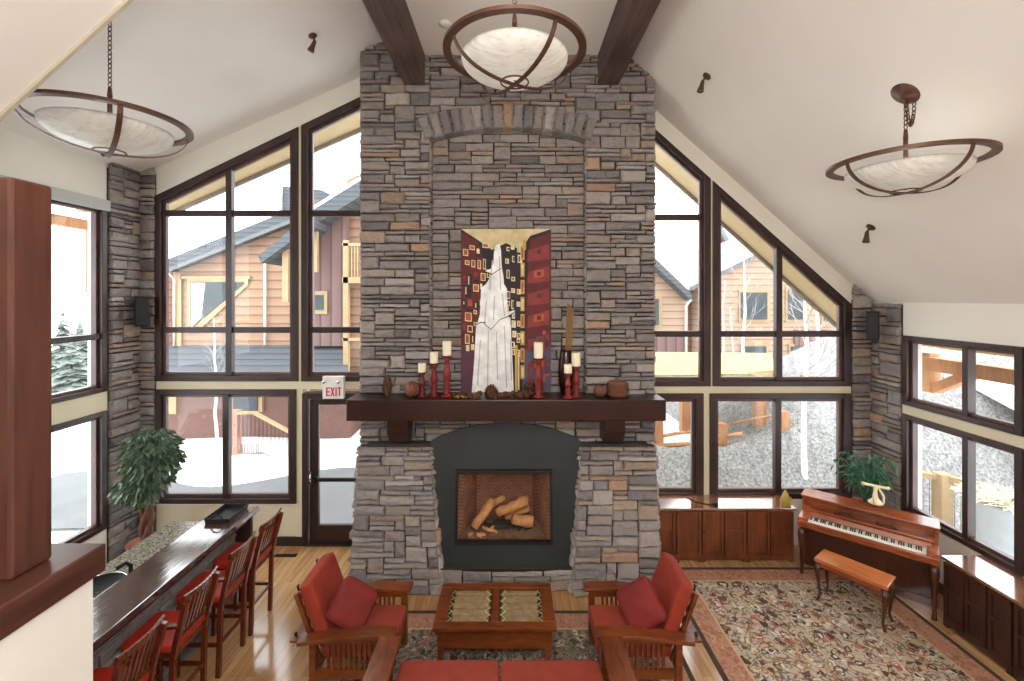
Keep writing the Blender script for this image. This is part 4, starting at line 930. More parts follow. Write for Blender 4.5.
# candlesticks and candles
def stick(u, vt, r, mat, label, clabel, vc, y=5.70):
    r *= 1.4; x = PX(u, y); h = PZ(vt, y) - ZMT; t_ = thing('candlestick', label, 'candlestick', (x, y, ZMT), 0, 'turned candlesticks on the mantel')
    m = MB(); s = h; m.lathe([(r * 1.35, 0), (r * 1.35, .012), (r * .9, .028), (r * .55, .05), (r * .85, .10 * s + .05), (r * .6, .25 * s + .04), (r * .62, .3 * s + .04), (r * .95, .45 * s + .02), (r * .7, .62 * s), (r * .5, .8 * s), (r * .55, .87 * s), (r * .95, .93 * s), (r * .6, .955 * s), (r * .6, .97 * s)], n=16); m.build('stem', mat, t_)
    m = MB(); m.lathe([(r * .6, .965 * s), (r * 1.3, .975 * s), (r * 1.35, s), (r * .2, s)], n=16); m.build('drip_pan', 'brownred', t_)
    m = MB(); hc = PZ(vc, y) - PZ(vt, y); rc = r * 1.0; m.lathe([(rc * .98, 0), (rc, .01), (rc, hc - .006), (rc * .93, hc), (rc * .3, hc - .006), (.002, hc - .008)], n=18)
    c = thing('candle', clabel, 'candle', (x, y, ZMT + h), 0, 'cream pillar candles'); m.build('wax_body', 'wax', c)
    m = MB(); m.tube([(0, 0, hc - .01), (0, 0, hc + .006), (.004, 0, hc + .012)], .0018, 5); m.build('wick', 'black', c)
stick(422, 372, .036, 'brownred', 'shortest candlestick, at the left end of the left trio', 'short cream candle, left end of the left trio', 363)
stick(434, 363, .038, 'redglaze', 'middle-height red candlestick of the left trio', 'cream candle in the middle of the left trio', 352, 5.74)
stick(447, 355.5, .040, 'redglaze', 'tallest red candlestick of the left trio, beside the painting', 'tall cream candle of the left trio, beside the painting', 341, 5.72)
stick(538.5, 358, .042, 'redglaze', 'tall red candlestick standing in front of the painting', 'cream candle standing in front of the painting', 342, 5.66)
stick(568, 373, .036, 'redglaze', 'short red candlestick in front of the dark vase', 'short cream candle in front of the dark vase', 364, 5.62)
stick(576, 366, .040, 'redglaze', 'red candlestick at the right of the dark vase', 'cream candle at the right of the dark vase', 352.5, 5.70)
t = thing('floor_vase', 'slim dark maroon vase behind two candlesticks on the mantel', 'vase', (PX(566, 5.84), 5.84, ZMT)); t.name = 'tall_vase'
m = MB(); hv = PZ(350, 5.84) - ZMT; m.lathe([(.055, 0), (.07, .02), (.096, .25 * hv), (.102, .5 * hv), (.096, .75 * hv), (.076, .95 * hv), (.072, hv), (.064, hv), (.064, hv * .9)], n=22); m.build('vase_body', 'vase', t)
t = thing('reed_bundle', 'bundle of tan reeds standing in the dark vase', 'dried reeds', (PX(567, 5.84), 5.84, ZMT + hv * .4))
for k in range(5):
    m = MB(); x = -.03 + k * .018; hh = PZ(303 + k * 1.5, 5.84) - ZMT - hv * .4; m.tube([(x * .5, (k % 2) * .02 - .01, 0), (x + .02, (k % 2) * .02 - .01, hh * .6), (x + .04, (k % 2) * .02 - .01, hh)], [.007, .009, .008], 7); m.build('reed', 'reed', t)
# cones
def cone_mesh(r, h, mat, rows=8, seed=0):
    m = MB(); rg = random.Random(seed); m.lathe([(r * .3, 0), (r * .75, h * .15), (r * .8, h * .4), (r * .6, h * .7), (r * .15, h)], n=10)
    for k in range(rows):
        q = (k + .5) / rows; rr = r * (math.sin(PI * (q * .82 + .12)) ** .8); n = max(5, int(10 * rr / r))
        for i in range(n):
            a_ = 2 * PI * (i + .5 * (k % 2)) / n; c, s = math.cos(a_), math.sin(a_); z = q * h; e = rr * 1.05; b = rr * .7; w_ = rr * 2.6 / n
            m.add([(b * c + w_ * s, b * s - w_ * c, z - .0), (b * c - w_ * s, b * s + w_ * c, z), (e * c - w_ * .5 * s, e * s + w_ * .5 * c, z + h * .07), (e * c + w_ * .5 * s, e * s - w_ * .5 * c, z + h * .07), (b * c, b * s, z - h * .08)], [(0, 1, 2, 3), (0, 3, 4), (3, 2, 4), (2, 1, 4)])
    return m
def cone(u, w_px, h_px, y, label, seed, mat='cone', tilt=0):
    r = w_px / 2 * y / F; h = h_px * y / F; o = cone_mesh(r, h, mat, 9, seed).build('pine_cone', mat); o.location = (PX(u, y), y, ZMT); o.rotation_euler = (0, tilt, seed); tag(o, label, 'pine cone', 'pine cones on the mantel')
cone(387.5, 10, 21, 5.72, 'tall slim dark pine cone at the left end of the mantel', 1)
cone(491.5, 14, 13, 5.62, 'round pine cone standing below the white waterfall of the painting', 2)
cone(530, 14, 13, 5.80, 'open brown pine cone leaning behind the candlestick before the painting', 6)
def ball(u, w_px, y, label, name, mat, sq=1.0):
    r = w_px / 2 * y / F; t_ = thing(name, label, 'ball', (PX(u, y), y, ZMT + r * sq)); m = MB(); m.lathe([(max(.002, r * math.cos(q)), r * sq * math.sin(q)) for q in [-PI / 2 + PI * k / 12 for k in range(13)]], n=20); m.build('ball_core', mat, t_)
    m = MB(); rg = random.Random(u)
    for k in range(9):
        ax = (R4(rg.uniform(0, PI), 3, 'X') @ R4(rg.uniform(0, PI), 3, 'Y')); m.ring((0, 0, 0), r * .985, r * .07, 24, 5, ax)
    m.xf(Matrix.Diagonal((1, 1, sq, 1))); m.build('woven_strands', 'cone' if mat == 'rattan' else 'rattan', t_)
    return t_
ball(412, 15, 5.68, 'round brown decorative ball beside the shortest candlestick', 'decorative_ball', 'rattan')
ball(600, 12, 5.66, 'small brown decorative ball at the right of the candlesticks', 'decorative_ball', 'rattan')
t = thing('woven_pot', 'squat brown woven pot at the right end of the mantel', 'pot', (PX(617.5, 5.70), 5.70, ZMT)); r = 10.5 * 5.7 / F
m = MB(); m.lathe([(r * .75, 0), (r * .95, .03), (r, .09), (r * .98, .15), (r * .85, .19), (r * .7, .19), (r * .7, .16)], n=22); m.build('pot_body', 'rattan', t)
m = MB(); [m.ring((0, 0, .03 + k * .022), r * (.96 + .04 * math.sin(PI * (k + 1) / 8)), .008, 22, 5) for k in range(7)]; m.build('coils', 'cone', t)
rg = random.Random(77); pc = cone_mesh(.027, .042, 'cone', 5, 3).build('small_pine_cone', 'cone'); sp = None
for i in range(26):
    u = 455 + i * 2.95 + rg.uniform(-.8, .8)
    if 486 < u < 497: u += 11
    o = pc if i == 0 else pc.copy()
    if i: C.objects.link(o)
    y = 5.70 + rg.uniform(-.05, .06) - (i % 2) * .06
    if abs(u - 538.5) < 4.5: y = 5.80
    o.location = (PX(u, y), y, ZMT + .012); o.rotation_euler = (rg.uniform(.6, 1.6), 0, rg.uniform(0, 6)); s = rg.uniform(1.1, 1.6); o.scale = (s, s, s)
    tag(o, 'small brown pine cone in the loose row along the foot of the painting', 'pine cone', 'small pine cones along the painting')
t = thing('garland_ornament', 'flat gold-green leaf ornament lying at the left foot of the painting', 'ornament', (PX(461, 5.6), 5.6, ZMT))
for k in range(6): m = MB(); a_ = k * PI / 3; m.add([(0, 0, .02), (.05 * math.cos(a_ - .35), .05 * math.sin(a_ - .35), .035), (.095 * math.cos(a_), .095 * math.sin(a_), .015), (.05 * math.cos(a_ + .35), .05 * math.sin(a_ + .35), .035), (.05 * math.cos(a_), .05 * math.sin(a_), .0)], [(0, 1, 3), (1, 2, 3), (0, 4, 1), (1, 4, 2), (2, 4, 3), (3, 4, 0)]); m.build('leaf', 'gold', t)
# ================================================================ exit sign
t = thing('exit_sign', 'white EXIT sign with red letters and two lamps above the door', 'sign'); YS = 6.32; fs = xz(YS)
m = MB(); m.prism([(322.3, 399), (322.3, 376.5), (343.6, 376.5), (343.6, 399)], YS, WY - .03, fs); m.build('sign_box', 'white', t, .008)
def lb(mm, u0, v0, u1, v1): mm.prism([(u0, v1), (u0, v0), (u1, v0), (u1, v1)], YS - .006, YS + .004, fs)
def stroke(mm, a, b, w_): (u0, v0), (u1, v1) = a, b; mm.prism([(u0 - w_ / 2, v0), (u0 + w_ / 2, v0), (u1 + w_ / 2, v1), (u1 - w_ / 2, v1)], YS - .006, YS + .004, fs)
va, vb_ = 387.4, 396
for ch_ in 'EXIT':
    m = MB()
    if ch_ == 'E': lb(m, 326.2, va, 327.4, vb_); [lb(m, 327.4, v, 329.8, v + 1.1) for v in (va, 391.2, vb_ - 1.1)]
    if ch_ == 'X': stroke(m, (330.9, va), (334.1, vb_), 1.25); stroke(m, (334.1, va), (330.9, vb_), 1.25)
    if ch_ == 'I': lb(m, 335.5, va, 336.7, vb_)
    if ch_ == 'T': lb(m, 337.7, va, 341.3, va + 1.1); lb(m, 338.9, va, 340.1, vb_)
    m.build('letter', 'red', t)
for u in (324.3, 338.8): m = MB(); c = P(u, 381.5, YS); m.lathe([(.022, 0), (.026, .012), (.026, .03), (.02, .04)], n=14); m.xf(T4(c) @ R4(PI / 2, 4, 'X')); m.build('emergency_lamp', 'chrome', t)
# ================================================================ wall speakers
def speaker(loc, rz, h, w_, label):
    t = thing('wall_speaker', label, 'speaker', loc, rz, 'wall speakers')
    m = MB(); m.box(-w_ / 2, w_ / 2, -.16, 0, 0, h); m.build('cabinet', 'black', t, .01)
    m = MB(); m.box(-w_ / 2 + .012, w_ / 2 - .012, -.17, -.16, .012, h - .012); m.build('grille', 'iron', t, .004)
    m = MB(); m.box(-.03, .03, 0, .07, h * .4, h * .6); m.build('bracket', 'iron', t)
speaker((-5.16, 6.28, PZ(326, 6.25)), math.radians(42), .41, .15, 'black wall speaker in the left stone corner')
speaker((4.99, 6.20, PZ(340, 6.15)), math.radians(-40), .39, .135, 'black wall speaker in the right stone corner')
# ================================================================ ceiling fittings
def spot(u, v, tip, label):
    p = onroof(u, v); n = Vector((-SL, 0, 1)) if u < 533 else Vector((SR, 0, 1)); n.normalize(); n = -n
    t = thing('spot_lamp', label, 'spotlight', p, 0, 'ceiling spotlights'); q = n.to_track_quat('Z', 'Y').to_matrix().to_4x4()
    m = MB(); m.lathe([(.05, -.005), (.05, .01), (.04, .018), (.013, .026)], n=18); m.xf(q); m.build('base_plate', 'bronze', t)
    e = Vector(tip); a = n * .07; m = MB(); m.tube([n * .02, a], .012, 8); m.build('neck', 'bronze', t)
    m = MB(); dd = e.normalized(); m.lathe([(.018, 0), (.021, .025), (.026, .07), (.037, .115), (.037, .13), (.03, .125)], n=16); m.xf(T4(a) @ dd.to_track_quat('Z', 'Y').to_matrix().to_4x4()); m.build('lamp_head', 'bronze', t)
spot(312.5, 35.5, (-.10, .02, -.2), 'small bronze ceiling spotlight left of the left beam')
spot(707, 76, (-.05, .0, -.2), 'small bronze ceiling spotlight right of the right beam')
spot(871, 227, (-.02, .0, -.2), 'small bronze ceiling spotlight below the right hanging lamp')
t = thing('smoke_detector', 'small white round detector on the flat ceiling beside the left beam', 'smoke detector', (-.76, 5.17, ZF)); m = MB(); m.lathe([(.07, 0), (.075, -.012), (.06, -.03), (.02, -.034)], n=20); m.build('housing', 'white', t)
m = MB(); m.ring((0, 0, -.028), .035, .004, 16); m.build('grille', 'ivory', t)
# pendants
def pendant(cx, cy, z, r, rot, ztop, label, canopy=None, extra=False):
    t = thing('bowl_pendant_light', label, 'pendant lamp', (cx, cy, z), 0, 'bowl pendant lights')
    m = MB(); N = 64; ro, ri, h = r, r - .055, .012; m.smooth = True
    vs = [(q * math.cos(a), q * math.sin(a), zz) for a in [2 * PI * k / N for k in range(N)] for q, zz in ((ro, h), (ri, h), (ri, -h), (ro, -h))]
    m.smooth = False; m.add(vs, [(4 * k + j, 4 * ((k + 1) % N) + j, 4 * ((k + 1) % N) + (j + 1) % 4, 4 * k + (j + 1) % 4) for k in range(N) for j in range(4)]); m.build('ring', 'bronze', t)
    dpt = .25 * r / .535
    for k in range(4):
        a = math.radians(rot + 90 * k); c, s = math.cos(a), math.sin(a); m = MB(); pr = []
        for i in range(13): q = i / 12 * PI / 2; pr.append(((r - .03) * math.cos(q) ** .9, -dpt * math.sin(q)))
        wv = Vector((-s, c, 0)) * .017
        for (r0, z0), (r1, z1) in zip(pr, pr[1:]):
            A_, B_ = Vector((r0 * c, r0 * s, z0)), Vector((r1 * c, r1 * s, z1)); up = Vector((0, 0, .008)); m.hexa([A_ - wv, A_ + wv, B_ + wv, B_ - wv], [A_ - wv + up, A_ + wv + up, B_ + wv + up, B_ - wv + up])
        m.build('strap', 'bronze', t)
    m = MB(); gr, gd = r - .13, dpt - .09; pr = [(gr * math.sin(q), -.05 - gd * math.cos(q)) for q in [PI / 2 * k / 12 for k in range(1, 13)]]; m.lathe([(.003, -.06 - gd)] + pr + [(gr - .008, -.06)] + [(gr * .98 * math.sin(q), -.052 - gd * .97 * math.cos(q)) for q in [PI / 2 * k / 12 for k in range(12, 0, -1)]], n=40, closed=False); m.build('glass_bowl', 'alabaster', t)
    m = MB(); m.ring((0, 0, -dpt + .02), .10, .006, 28, 6); m.build('finial_ring', 'bronze', t)
    m = MB(); m.tube([(0, 0, -.06 - gd), (0, 0, .10)], .010, 8); m.tube([(0, 0, .02), (0, 0, .22)], .016, 10); m.tube([(0, 0, .20), (0, 0, .27)], [.018, .012], 10); m.build('stem', 'bronze', t)
    m = MB(); zc = .27; L = ztop - z; i = 0
    while zc < L - .01:
        ax = Matrix(((1, 0, 0), (0, 0, 1), (0, 1, 0))); ax = (R4(PI / 2 * (i % 2), 3, 'Z') @ ax) @ Matrix.Diagonal((.62, 1, 1)); m.ring((0, 0, zc + .022), .022, .0045, 10, 5, ax); zc += .036; i += 1
    if extra:
        for j in range(17):
            q = PI * j / 16; ax = R4(PI / 2 * (j % 2), 3, 'Z') @ Matrix(((1, 0, 0), (0, 0, 1), (0, 1, 0))) @ Matrix.Diagonal((.62, 1, 1)); m.ring((.03 - .03 * math.cos(q) + .01, 0, L - .05 - .20 * math.sin(q)), .022, .0045, 10, 5, ax)
    m.build('chain', 'bronze', t)
    m = MB(); m.lathe([(.015, -.05), (.03, -.04), (.09, -.02), (.115, 0), (.115, .01)], n=26); nn = canopy or Vector((0, 0, 1)); m.xf(T4((0, 0, L - .0)) @ nn.to_track_quat('Z', 'Y').to_matrix().to_4x4()); m.build('canopy', 'bronze', t)
    return t
sc_ = .535 / .5
pendant(-3.12, 3.5, 4.90, .535, 318, roof(-3.15), 'bowl pendant lamp on a long chain at the left', Vector((-SL, 0, 1)))
pendant(.026, 3.26, 5.315, .515, 32, ZF, 'bowl pendant lamp hanging between the two beams in front of the chimney')
pendant(3.21, 3.66, 4.63, .535, 184, roof(3.20), 'bowl pendant lamp with bunched chain under the right ceiling slope', Vector((SR, 0, 1)), True)
# ================================================================ outdoors
def pr(mb, Y, pts, dep=.2): mb.prism(pts, Y, Y + dep, xz(Y))
# own roof overhang beyond the gable wall
m = MB(); 
def ov(xa, xb, y0, y1, dz=.0, th=.22): m.hexa([(xa, y0, roof(xa) - dz), (xb, y0, roof(xb) - dz), (xb, y1, roof(xb) - dz), (xa, y1, roof(xa) - dz)], [(xa, y0, roof(xa) + th), (xb, y0, roof(xb) + th), (xb, y1, roof(xb) + th), (xa, y1, roof(xa) + th)])
ov(-6.4, RX, WY + .2, 7.78); ov(RX, 5.85, WY + .2, 7.68); ov(XR + .3, 5.85, 2.0, WY + .2); ov(-6.2, XL - .3, 2.0, WY + .2)
ro = struct('roof_overhang', m, 'soffit')
m = MB(); ov(-6.4, RX, 7.78, 7.84, .07); ov(RX, 5.85, 7.68, 7.74, .07); struct('fascia_board', m, plain('weathered_fascia', srgb(128, 116, 104), .8, .1, 6), ro)
# ground
def ground(x, y):
    s = max(0, min(1, (x - .5) / 2)) * max(0, min(1, (y - 7.6) / 1.2)); s = s * s * (3 - 2 * s)
    far = max(0, y - 16) * .03
    return -.28 + .68 * s * (1 if x < 7 else .6) + .05 * noise.noise((x * .5, y * .5, 0)) - (max(0, -x - 11) * .09) + far * (1 if x > -12 else 0)
m = MB(); xs_ = [-60 + i * 1.0 for i in range(121)]; ys_ = [1.5 + k * .6 for k in range(40)] + [25.5 + k * 3 for k in range(20)]; m.smooth = True
m.add([(x, y, ground(x, y) if (y > 6.7 or abs(x) > 6) else -.4) for y in ys_ for x in xs_], [(k * 121 + i, k * 121 + i + 1, (k + 1) * 121 + i + 1, (k + 1) * 121 + i) for k in range(len(ys_) - 1) for i in range(120)])
g = m.build('ground_outside', 'snow'); g['kind'] = 'structure'
m = MB(); pts = [(-9.5, 7.4), (-1.2, 7.2), (-1.2, 9.6), (-3.6, 10.2), (-5.2, 9.5), (-7.4, 9.6), (-9.5, 8.6)]
NX_ = 24; m.smooth = True
def rp(i, k): x = -9.5 + 8.6 * i / NX_; t_ = k / 6; y0_ = 7.3; y1_ = 9.4 + .5 * math.sin(x * 1.3); y = y0_ + (y1_ - y0_) * t_; return (x, y, ground(x, y) + .06)
m.add([rp(i, k) for k in range(7) for i in range(NX_ + 1)], [(k * (NX_ + 1) + i, k * (NX_ + 1) + i + 1, (k + 1) * (NX_ + 1) + i + 1, (k + 1) * (NX_ + 1) + i) for k in range(6) for i in range(NX_)]); o = m.build('road_outside', 'asphalt'); o['kind'] = 'structure'
# rocky bank
def rockz(x, y):
    s = max(0, min(1, (y - 7.5) / 1.6)); s = s * s * (3 - 2 * s)
    return ground(x, y) + .06 + (.30 * s * (1 if y < 8.6 else max(0, 1 - (y - 8.6) / .5)) if x < 4.6 else 0) + s * .44 * max(0, x - 4.3) + .06 * noise.noise((x * 5, y * 5, 1)) + .05 * noise.noise((x * 12, y * 12, 3))
m = MB(); nx, ny = 90, 60; m.add([(1.6 + 9.4 * i / nx, 6.75 + 6.5 * k / ny, rockz(1.6 + 9.4 * i / nx, 6.75 + 6.5 * k / ny) if (1.6 + 9.4 * i / nx > 4.2 or 6.75 + 6.5 * k / ny < 8.9) else -.6) for k in range(ny + 1) for i in range(nx + 1)], [(k * (nx + 1) + i, k * (nx + 1) + i + 1, (k + 1) * (nx + 1) + i + 1, (k + 1) * (nx + 1) + i) for k in range(ny) for i in range(nx)])
o = m.build('rock_bank', 'rock'); tag(o, 'grey frosty rock bank rising outside the right windows', 'bank', None, 'stuff')
# ---- house at the left
h = thing('timber_house', 'tan-sided house with grey roof outside the left windows', 'house', (0, 0, 0)); Y = 13.0
m = MB(); pr(m, Y, [(171, 437), (171, 266), (304, 212), (304, 437)], 4); m.build('siding_wall', 'sid_peach', h)
m = MB(); pr(m, Y - .02, [(160, 437), (160, 272), (172, 268), (172, 437)], 2); m.build('side_wall', 'sid_red', h)
m = MB(); pr(m, Y - .5, [(163, 271), (163, 261), (306, 203), (306, 214)], 5); m.build('roof', 'shingle', h); m = MB(); pr(m, Y - .54, [(163, 274), (163, 270), (306, 213), (306, 217)], .05); m.build('fascia', 'fascia', h)
m = MB(); pr(m, Y - .06, [(187, 333), (187, 279), (248, 279), (248, 285), (196, 333)], .04); wf = m.build('window_trim', 'tan_trim', h)
m = MB(); pr(m, Y - .09, [(190, 329), (190, 282), (243, 282), (243, 284)], .03); m.build('pane', 'darkglass', wf); m = MB(); pr(m, Y - .1, [(191, 328), (191, 283), (205, 283), (201, 318)], .01); m.build('curtain', 'curtain', wf)
m = MB(); pr(m, Y - .08, [(174, 346), (174, 275), (181, 275), (181, 346)], .06); pr(m, Y - .08, [(180, 279), (180, 276), (250, 276), (250, 279)], .06); m.build('corner_board', 'tan_trim', h)
m = MB(); m.tube([P(265, 258, Y - .1), P(265, 345, Y - .1)], .035, 8); m.tube([P(168, 272, Y - .3), P(174, 279, Y - .15), P(174, 346, Y - .12)], .03, 8); m.build('downpipe', 'white', h)
m = MB(); pr(m, Y - 1.3, [(258, 256), (261, 263), (312, 226), (312, 212)], 1.3); m.build('porch_roof', 'shingle', h)
m = MB(); pr(m, Y - 1.0, [(282, 302), (282, 250), (288, 246), (288, 302)], .15); pr(m, Y - .9, [(288, 262), (288, 246), (300, 238), (300, 254)], .1); m.build('bracket', 'tan_trim', h)
m = MB(); a, b, c, d_ = P(150, 345, Y), P(346, 345, Y), P(349, 377, 11.6), P(150, 377, 11.6); m.hexa([a, b, c, d_], [q - Vector((0, 0, .12)) for q in (a, b, c, d_)]); m.build('lower_roof', 'shingle', h)
m = MB(); m.hexa([P(150, 374, 11.75), P(349, 374, 11.75), P(349, 379, 11.5), P(150, 379, 11.5)], [q - Vector((0, 0, .08)) for q in (P(150, 374, 11.75), P(349, 374, 11.75), P(349, 379, 11.5), P(150, 379, 11.5))]); m.build('eave_snow', 'snow', h)
m = MB(); pr(m, 12.2, [(150, 445), (150, 378), (350, 378), (350, 445)], .8); lo = m.build('lower_wall', plain('red_brown_boards', srgb(108, 78, 70), .8, .1, 8), h)
m = MB(); pr(m, 12.1, [(232, 412), (232, 392), (262, 392), (262, 412)], .1); wt = m.build('window_trim', 'tan_trim', h); m = MB(); pr(m, 12.06, [(233, 411), (233, 392), (257, 392), (257, 411)], .05); m.build('pane', 'darkglass', wt)
m = MB(); pr(m, 12.1, [(163, 414), (163, 388), (176, 388), (176, 414)], .1); m.build('door_panel', 'tan_trim', h)
h = thing('timber_house', 'plum-boarded house with balcony seen through the window above the door', 'house', (0, 0, 0)); Y = 12.7
m = MB(); pr(m, Y, [(304, 346), (304, 200), (346, 200), (346, 346)], 3); m.build('board_wall', 'sid_plum', h)
m = MB(); pr(m, Y + .3, [(346, 440), (346, 180), (420, 150), (420, 440)], 3); m.build('siding_wall', 'sid_peach', h)
m = MB(); pr(m, Y - .6, [(296, 236), (296, 218), (380, 166), (380, 184)], 3); m.build('roof', 'shingle', h)
m = MB(); pr(m, Y - .62, [(296, 220), (296, 217), (380, 164), (380, 168)], .1); m.build('roof_snow', 'snow', h)
m = MB(); pr(m, Y - .06, [(315, 314), (315, 291), (327, 291), (327, 314)], .05); wt = m.build('window_trim', 'tan_trim', h); m = MB(); pr(m, Y - .09, [(315, 310), (315, 295), (323, 295), (323, 310)], .03); m.build('pane', 'darkglass', wt)
m = MB(); pr(m, Y - .6, [(343, 378), (343, 240), (348, 240), (348, 378)], .16); pr(m, Y - .5, [(312, 272), (312, 226), (317, 222), (317, 272)], .12); m.build('post', 'tan_trim', h)
m = MB(); pr(m, Y - .6, [(342, 283), (342, 277), (372, 277), (372, 283)], .9); pr(m, Y - .6, [(342, 246), (342, 243), (372, 243), (372, 246)], .08); pr(m, Y - .6, [(342, 341), (342, 338), (372, 338), (372, 341)], .08)
for k in range(9): pr(m, Y - .58, [(345 + k * 3, 277), (345 + k * 3, 246), (346.2 + k * 3, 246), (346.2 + k * 3, 277)], .04)
m.build('balcony', 'tan_trim', h)
h = thing('roof_gable', 'grey shingled roof gable far behind the left houses', 'roof', (0, 0, 0)); Y = 17
m = MB(); pr(m, Y, [(279, 260), (281, 186), (322, 190), (370, 215), (370, 260)], 3); m.build('shingle_face', 'shingle', h); m = MB(); pr(m, Y - .1, [(277.5, 260), (279.5, 185), (281.5, 185), (279.8, 260)], .1); m.build('verge_board', 'white', h)
# stair rail and bike rack in the snow
t = thing('timber_stair_rail', 'timber post and sloping handrail in the snow outside the lower left window', 'railing', (0, 0, 0)); Y = 10.9
m = MB(); pr(m, Y, [(229, 460), (229, 411), (237, 411), (237, 460)], .2); m.build('post', plain('reddish_post', srgb(170, 122, 106), .8, .1, 8), t)
m = MB(); m.bar(P(236, 413, Y), P(254, 412.5, Y + .1), .09, .06); m.bar(P(254, 412.5, Y + .1), P(305, 440, Y - .3), .09, .06); m.build('handrail', 'tan_trim', t)
m = MB(); 
for k in range(16): u = 239 + k * 4; vt = 413 if u < 254 else 412.5 + (u - 254) * .54; m.tube([P(u, vt, Y + .05), P(u, vt + 24, Y + .05)], .008, 4)
m.build('balusters', 'iron', t)
t = thing('bike_rack', 'low metal bicycle rack half buried in snow', 'bike rack', (0, 0, 0)); m = MB()
for k in range(5): u = 240 + k * 4.6; m.tube([P(u, 455, 10.5), P(u, 444, 10.5), P(u + 2.6, 444, 10.5), P(u + 2.6, 455, 10.5)], .012, 5)
m.build('hoops', 'rod', t); m = MB(); m.tube([P(237, 454, 10.5), P(264, 453, 10.5)], .02, 6); m.tube([P(262, 453, 10.5), P(270, 456, 10.2)], .02, 6); m.build('base_rail', 'rod', t)
# ---- houses at the right
h = thing('timber_house', 'beige house with grey gable edge just right of the chimney', 'house', (0, 0, 0)); Y = 14
m = MB(); pr(m, Y, [(600, 356), (600, 235), (640, 250), (688, 298), (688, 356)], 4); m.build('siding_wall', 'sid_beige', h)
m = MB(); pr(m, Y - .5, [(598, 225), (640, 243), (692, 294), (692, 301), (640, 252), (598, 236)], 5); m.build('roof', 'shingle', h)
m = MB(); pr(m, Y - .02, [(600, 440), (600, 333), (687, 333), (687, 440)], .3); m.build('base_wall', 'sid_plum', h)
m = MB(); pr(m, Y - .06, [(648, 327), (648, 296), (662, 296), (662, 327)], .05); wt = m.build('window_trim', 'tan_trim', h); m = MB(); pr(m, Y - .1, [(649, 325), (649, 299), (659, 299), (659, 325)], .04); m.build('pane', 'darkglass', wt)
m = MB(); m.tube([P(691, 300, Y - .5), P(686, 306, Y - .1), P(686, 352, Y - .1)], .035, 7); m.build('downpipe', 'white', h)
h = thing('timber_house', 'large pale house with snowy roof outside the right gable windows', 'house', (0, 0, 0)); Y = 16.5
m = MB(); pr(m, Y, [(708, 440), (708, 281), (762, 252), (840, 222), (960, 300), (960, 440)], 4); m.build('siding_wall', 'sid_beige', h)
m = MB(); pr(m, Y - .3, [(690, 289), (690, 268), (760, 236), (840, 203), (840, 224), (762, 254)], 4.5); m.build('roof_snow', 'snow', h)
m = MB(); pr(m, Y - .34, [(690, 291), (690, 287), (762, 251), (840, 222), (840, 225), (762, 255)], .06); m.build('fascia', 'fascia', h)
for (a, b, c, d_) in ((739, 290, 770, 322), (786, 286, 806, 322), (741, 344, 769, 368), (789, 344, 806, 366), (822, 290, 842, 324)):
    m = MB(); pr(m, Y - .06, [(a, d_), (a, b), (c, b), (c, d_)], .06); wt = m.build('window_trim', 'tan_trim', h); m = MB(); pr(m, Y - .1, [(a + 2.5, d_ - 2.5), (a + 2.5, b + 2.5), (c - 2.5, b + 2.5), (c - 2.5, d_ - 2.5)], .05); m.build('pane', 'darkglass', wt)
m = MB(); pr(m, Y - .05, [(776, 440), (776, 270), (783, 268), (783, 440)], .1); m.build('corner_board', 'tan_trim', h)
m = MB(); pr(m, Y - .08, [(795, 440), (795, 330), (960, 330), (960, 440)], .1); m.build('base_wall', 'sid_plum', h)
h = thing('house_wing', 'narrow red-brown house wing between the two right houses', 'house', (0, 0, 0)); Y = 18
m = MB(); pr(m, Y, [(672, 440), (672, 290), (712, 286), (712, 440)], 2); m.build('siding_wall', 'sid_red', h); m = MB(); pr(m, Y - .3, [(660, 292), (660, 250), (720, 250), (720, 288)], 3); m.build('roof_snow', 'snow', h)
h = thing('roof_gable', 'small red-brown gable peak above the snowy roof at the right', 'roof', (0, 0, 0)); Y = 20.5
m = MB(); pr(m, Y, [(712, 300), (712, 226), (716, 222), (741, 264), (741, 300)], .5); m.build('siding_face', 'sid_red', h); m = MB(); pr(m, Y - .2, [(708, 226), (716, 216), (744, 264), (741, 269), (716, 224), (710, 232)], .8); m.build('verge_board', 'fascia', h)
# straw-coloured canopy on timber posts
t = thing('timber_canopy', 'low straw-yellow canopy roof on orange timber posts outside the right gable windows', 'canopy', (0, 0, 0))
a, b, c, d_ = P(560, 351, 11.2), P(771, 353, 11.2), P(776, 373, 9.2), P(560, 377, 9.2)
m = MB(); m.hexa([a, b, c, d_], [q - Vector((0, 0, .10)) for q in (a, b, c, d_)]); m.build('roof', 'straw', t)
m = MB(); m.bar(P(735, 377, 9.3), P(778, 373, 9.3), .12, .14); m.bar(P(560, 380, 9.4), P(735, 378, 9.3), .10, .10); m.build('edge_beam', 'timber', t)
for u, vb, y in ((687, 433, 9.5), (762, 447, 9.4), (810, 420, 10.8)): m = MB(); m.prism([(u - 4.5, vb), (u - 4.5, 376), (u + 4.5, 376), (u + 4.5, vb)], y, y + .2, xz(y)); m.build('post', 'timber', t)
t = thing('timber_rail_fence', 'timber post and rail fence with metal pickets on the snow outside the lower right window', 'fence', (0, 0, 0)); y = 8.9
for u, va, vb in ((723, 424, 464), (659, 420, 470), (785, 412, 448)): m = MB(); m.prism([(u - 4.5, vb + 6), (u - 4.5, va), (u + 4.5, va), (u + 4.5, vb + 6)], y, y + .18, xz(y)); m.build('post', 'timber', t)
m = MB()
for k in range(5): q0, q1 = k / 5, (k + 1) / 5; m.tube([P(663 + 56 * q0, 436 - 4 * math.sin(q0 * 3.1), y), P(663 + 56 * q1, 436 - 4 * math.sin(q1 * 3.1), y)], .03, 7)
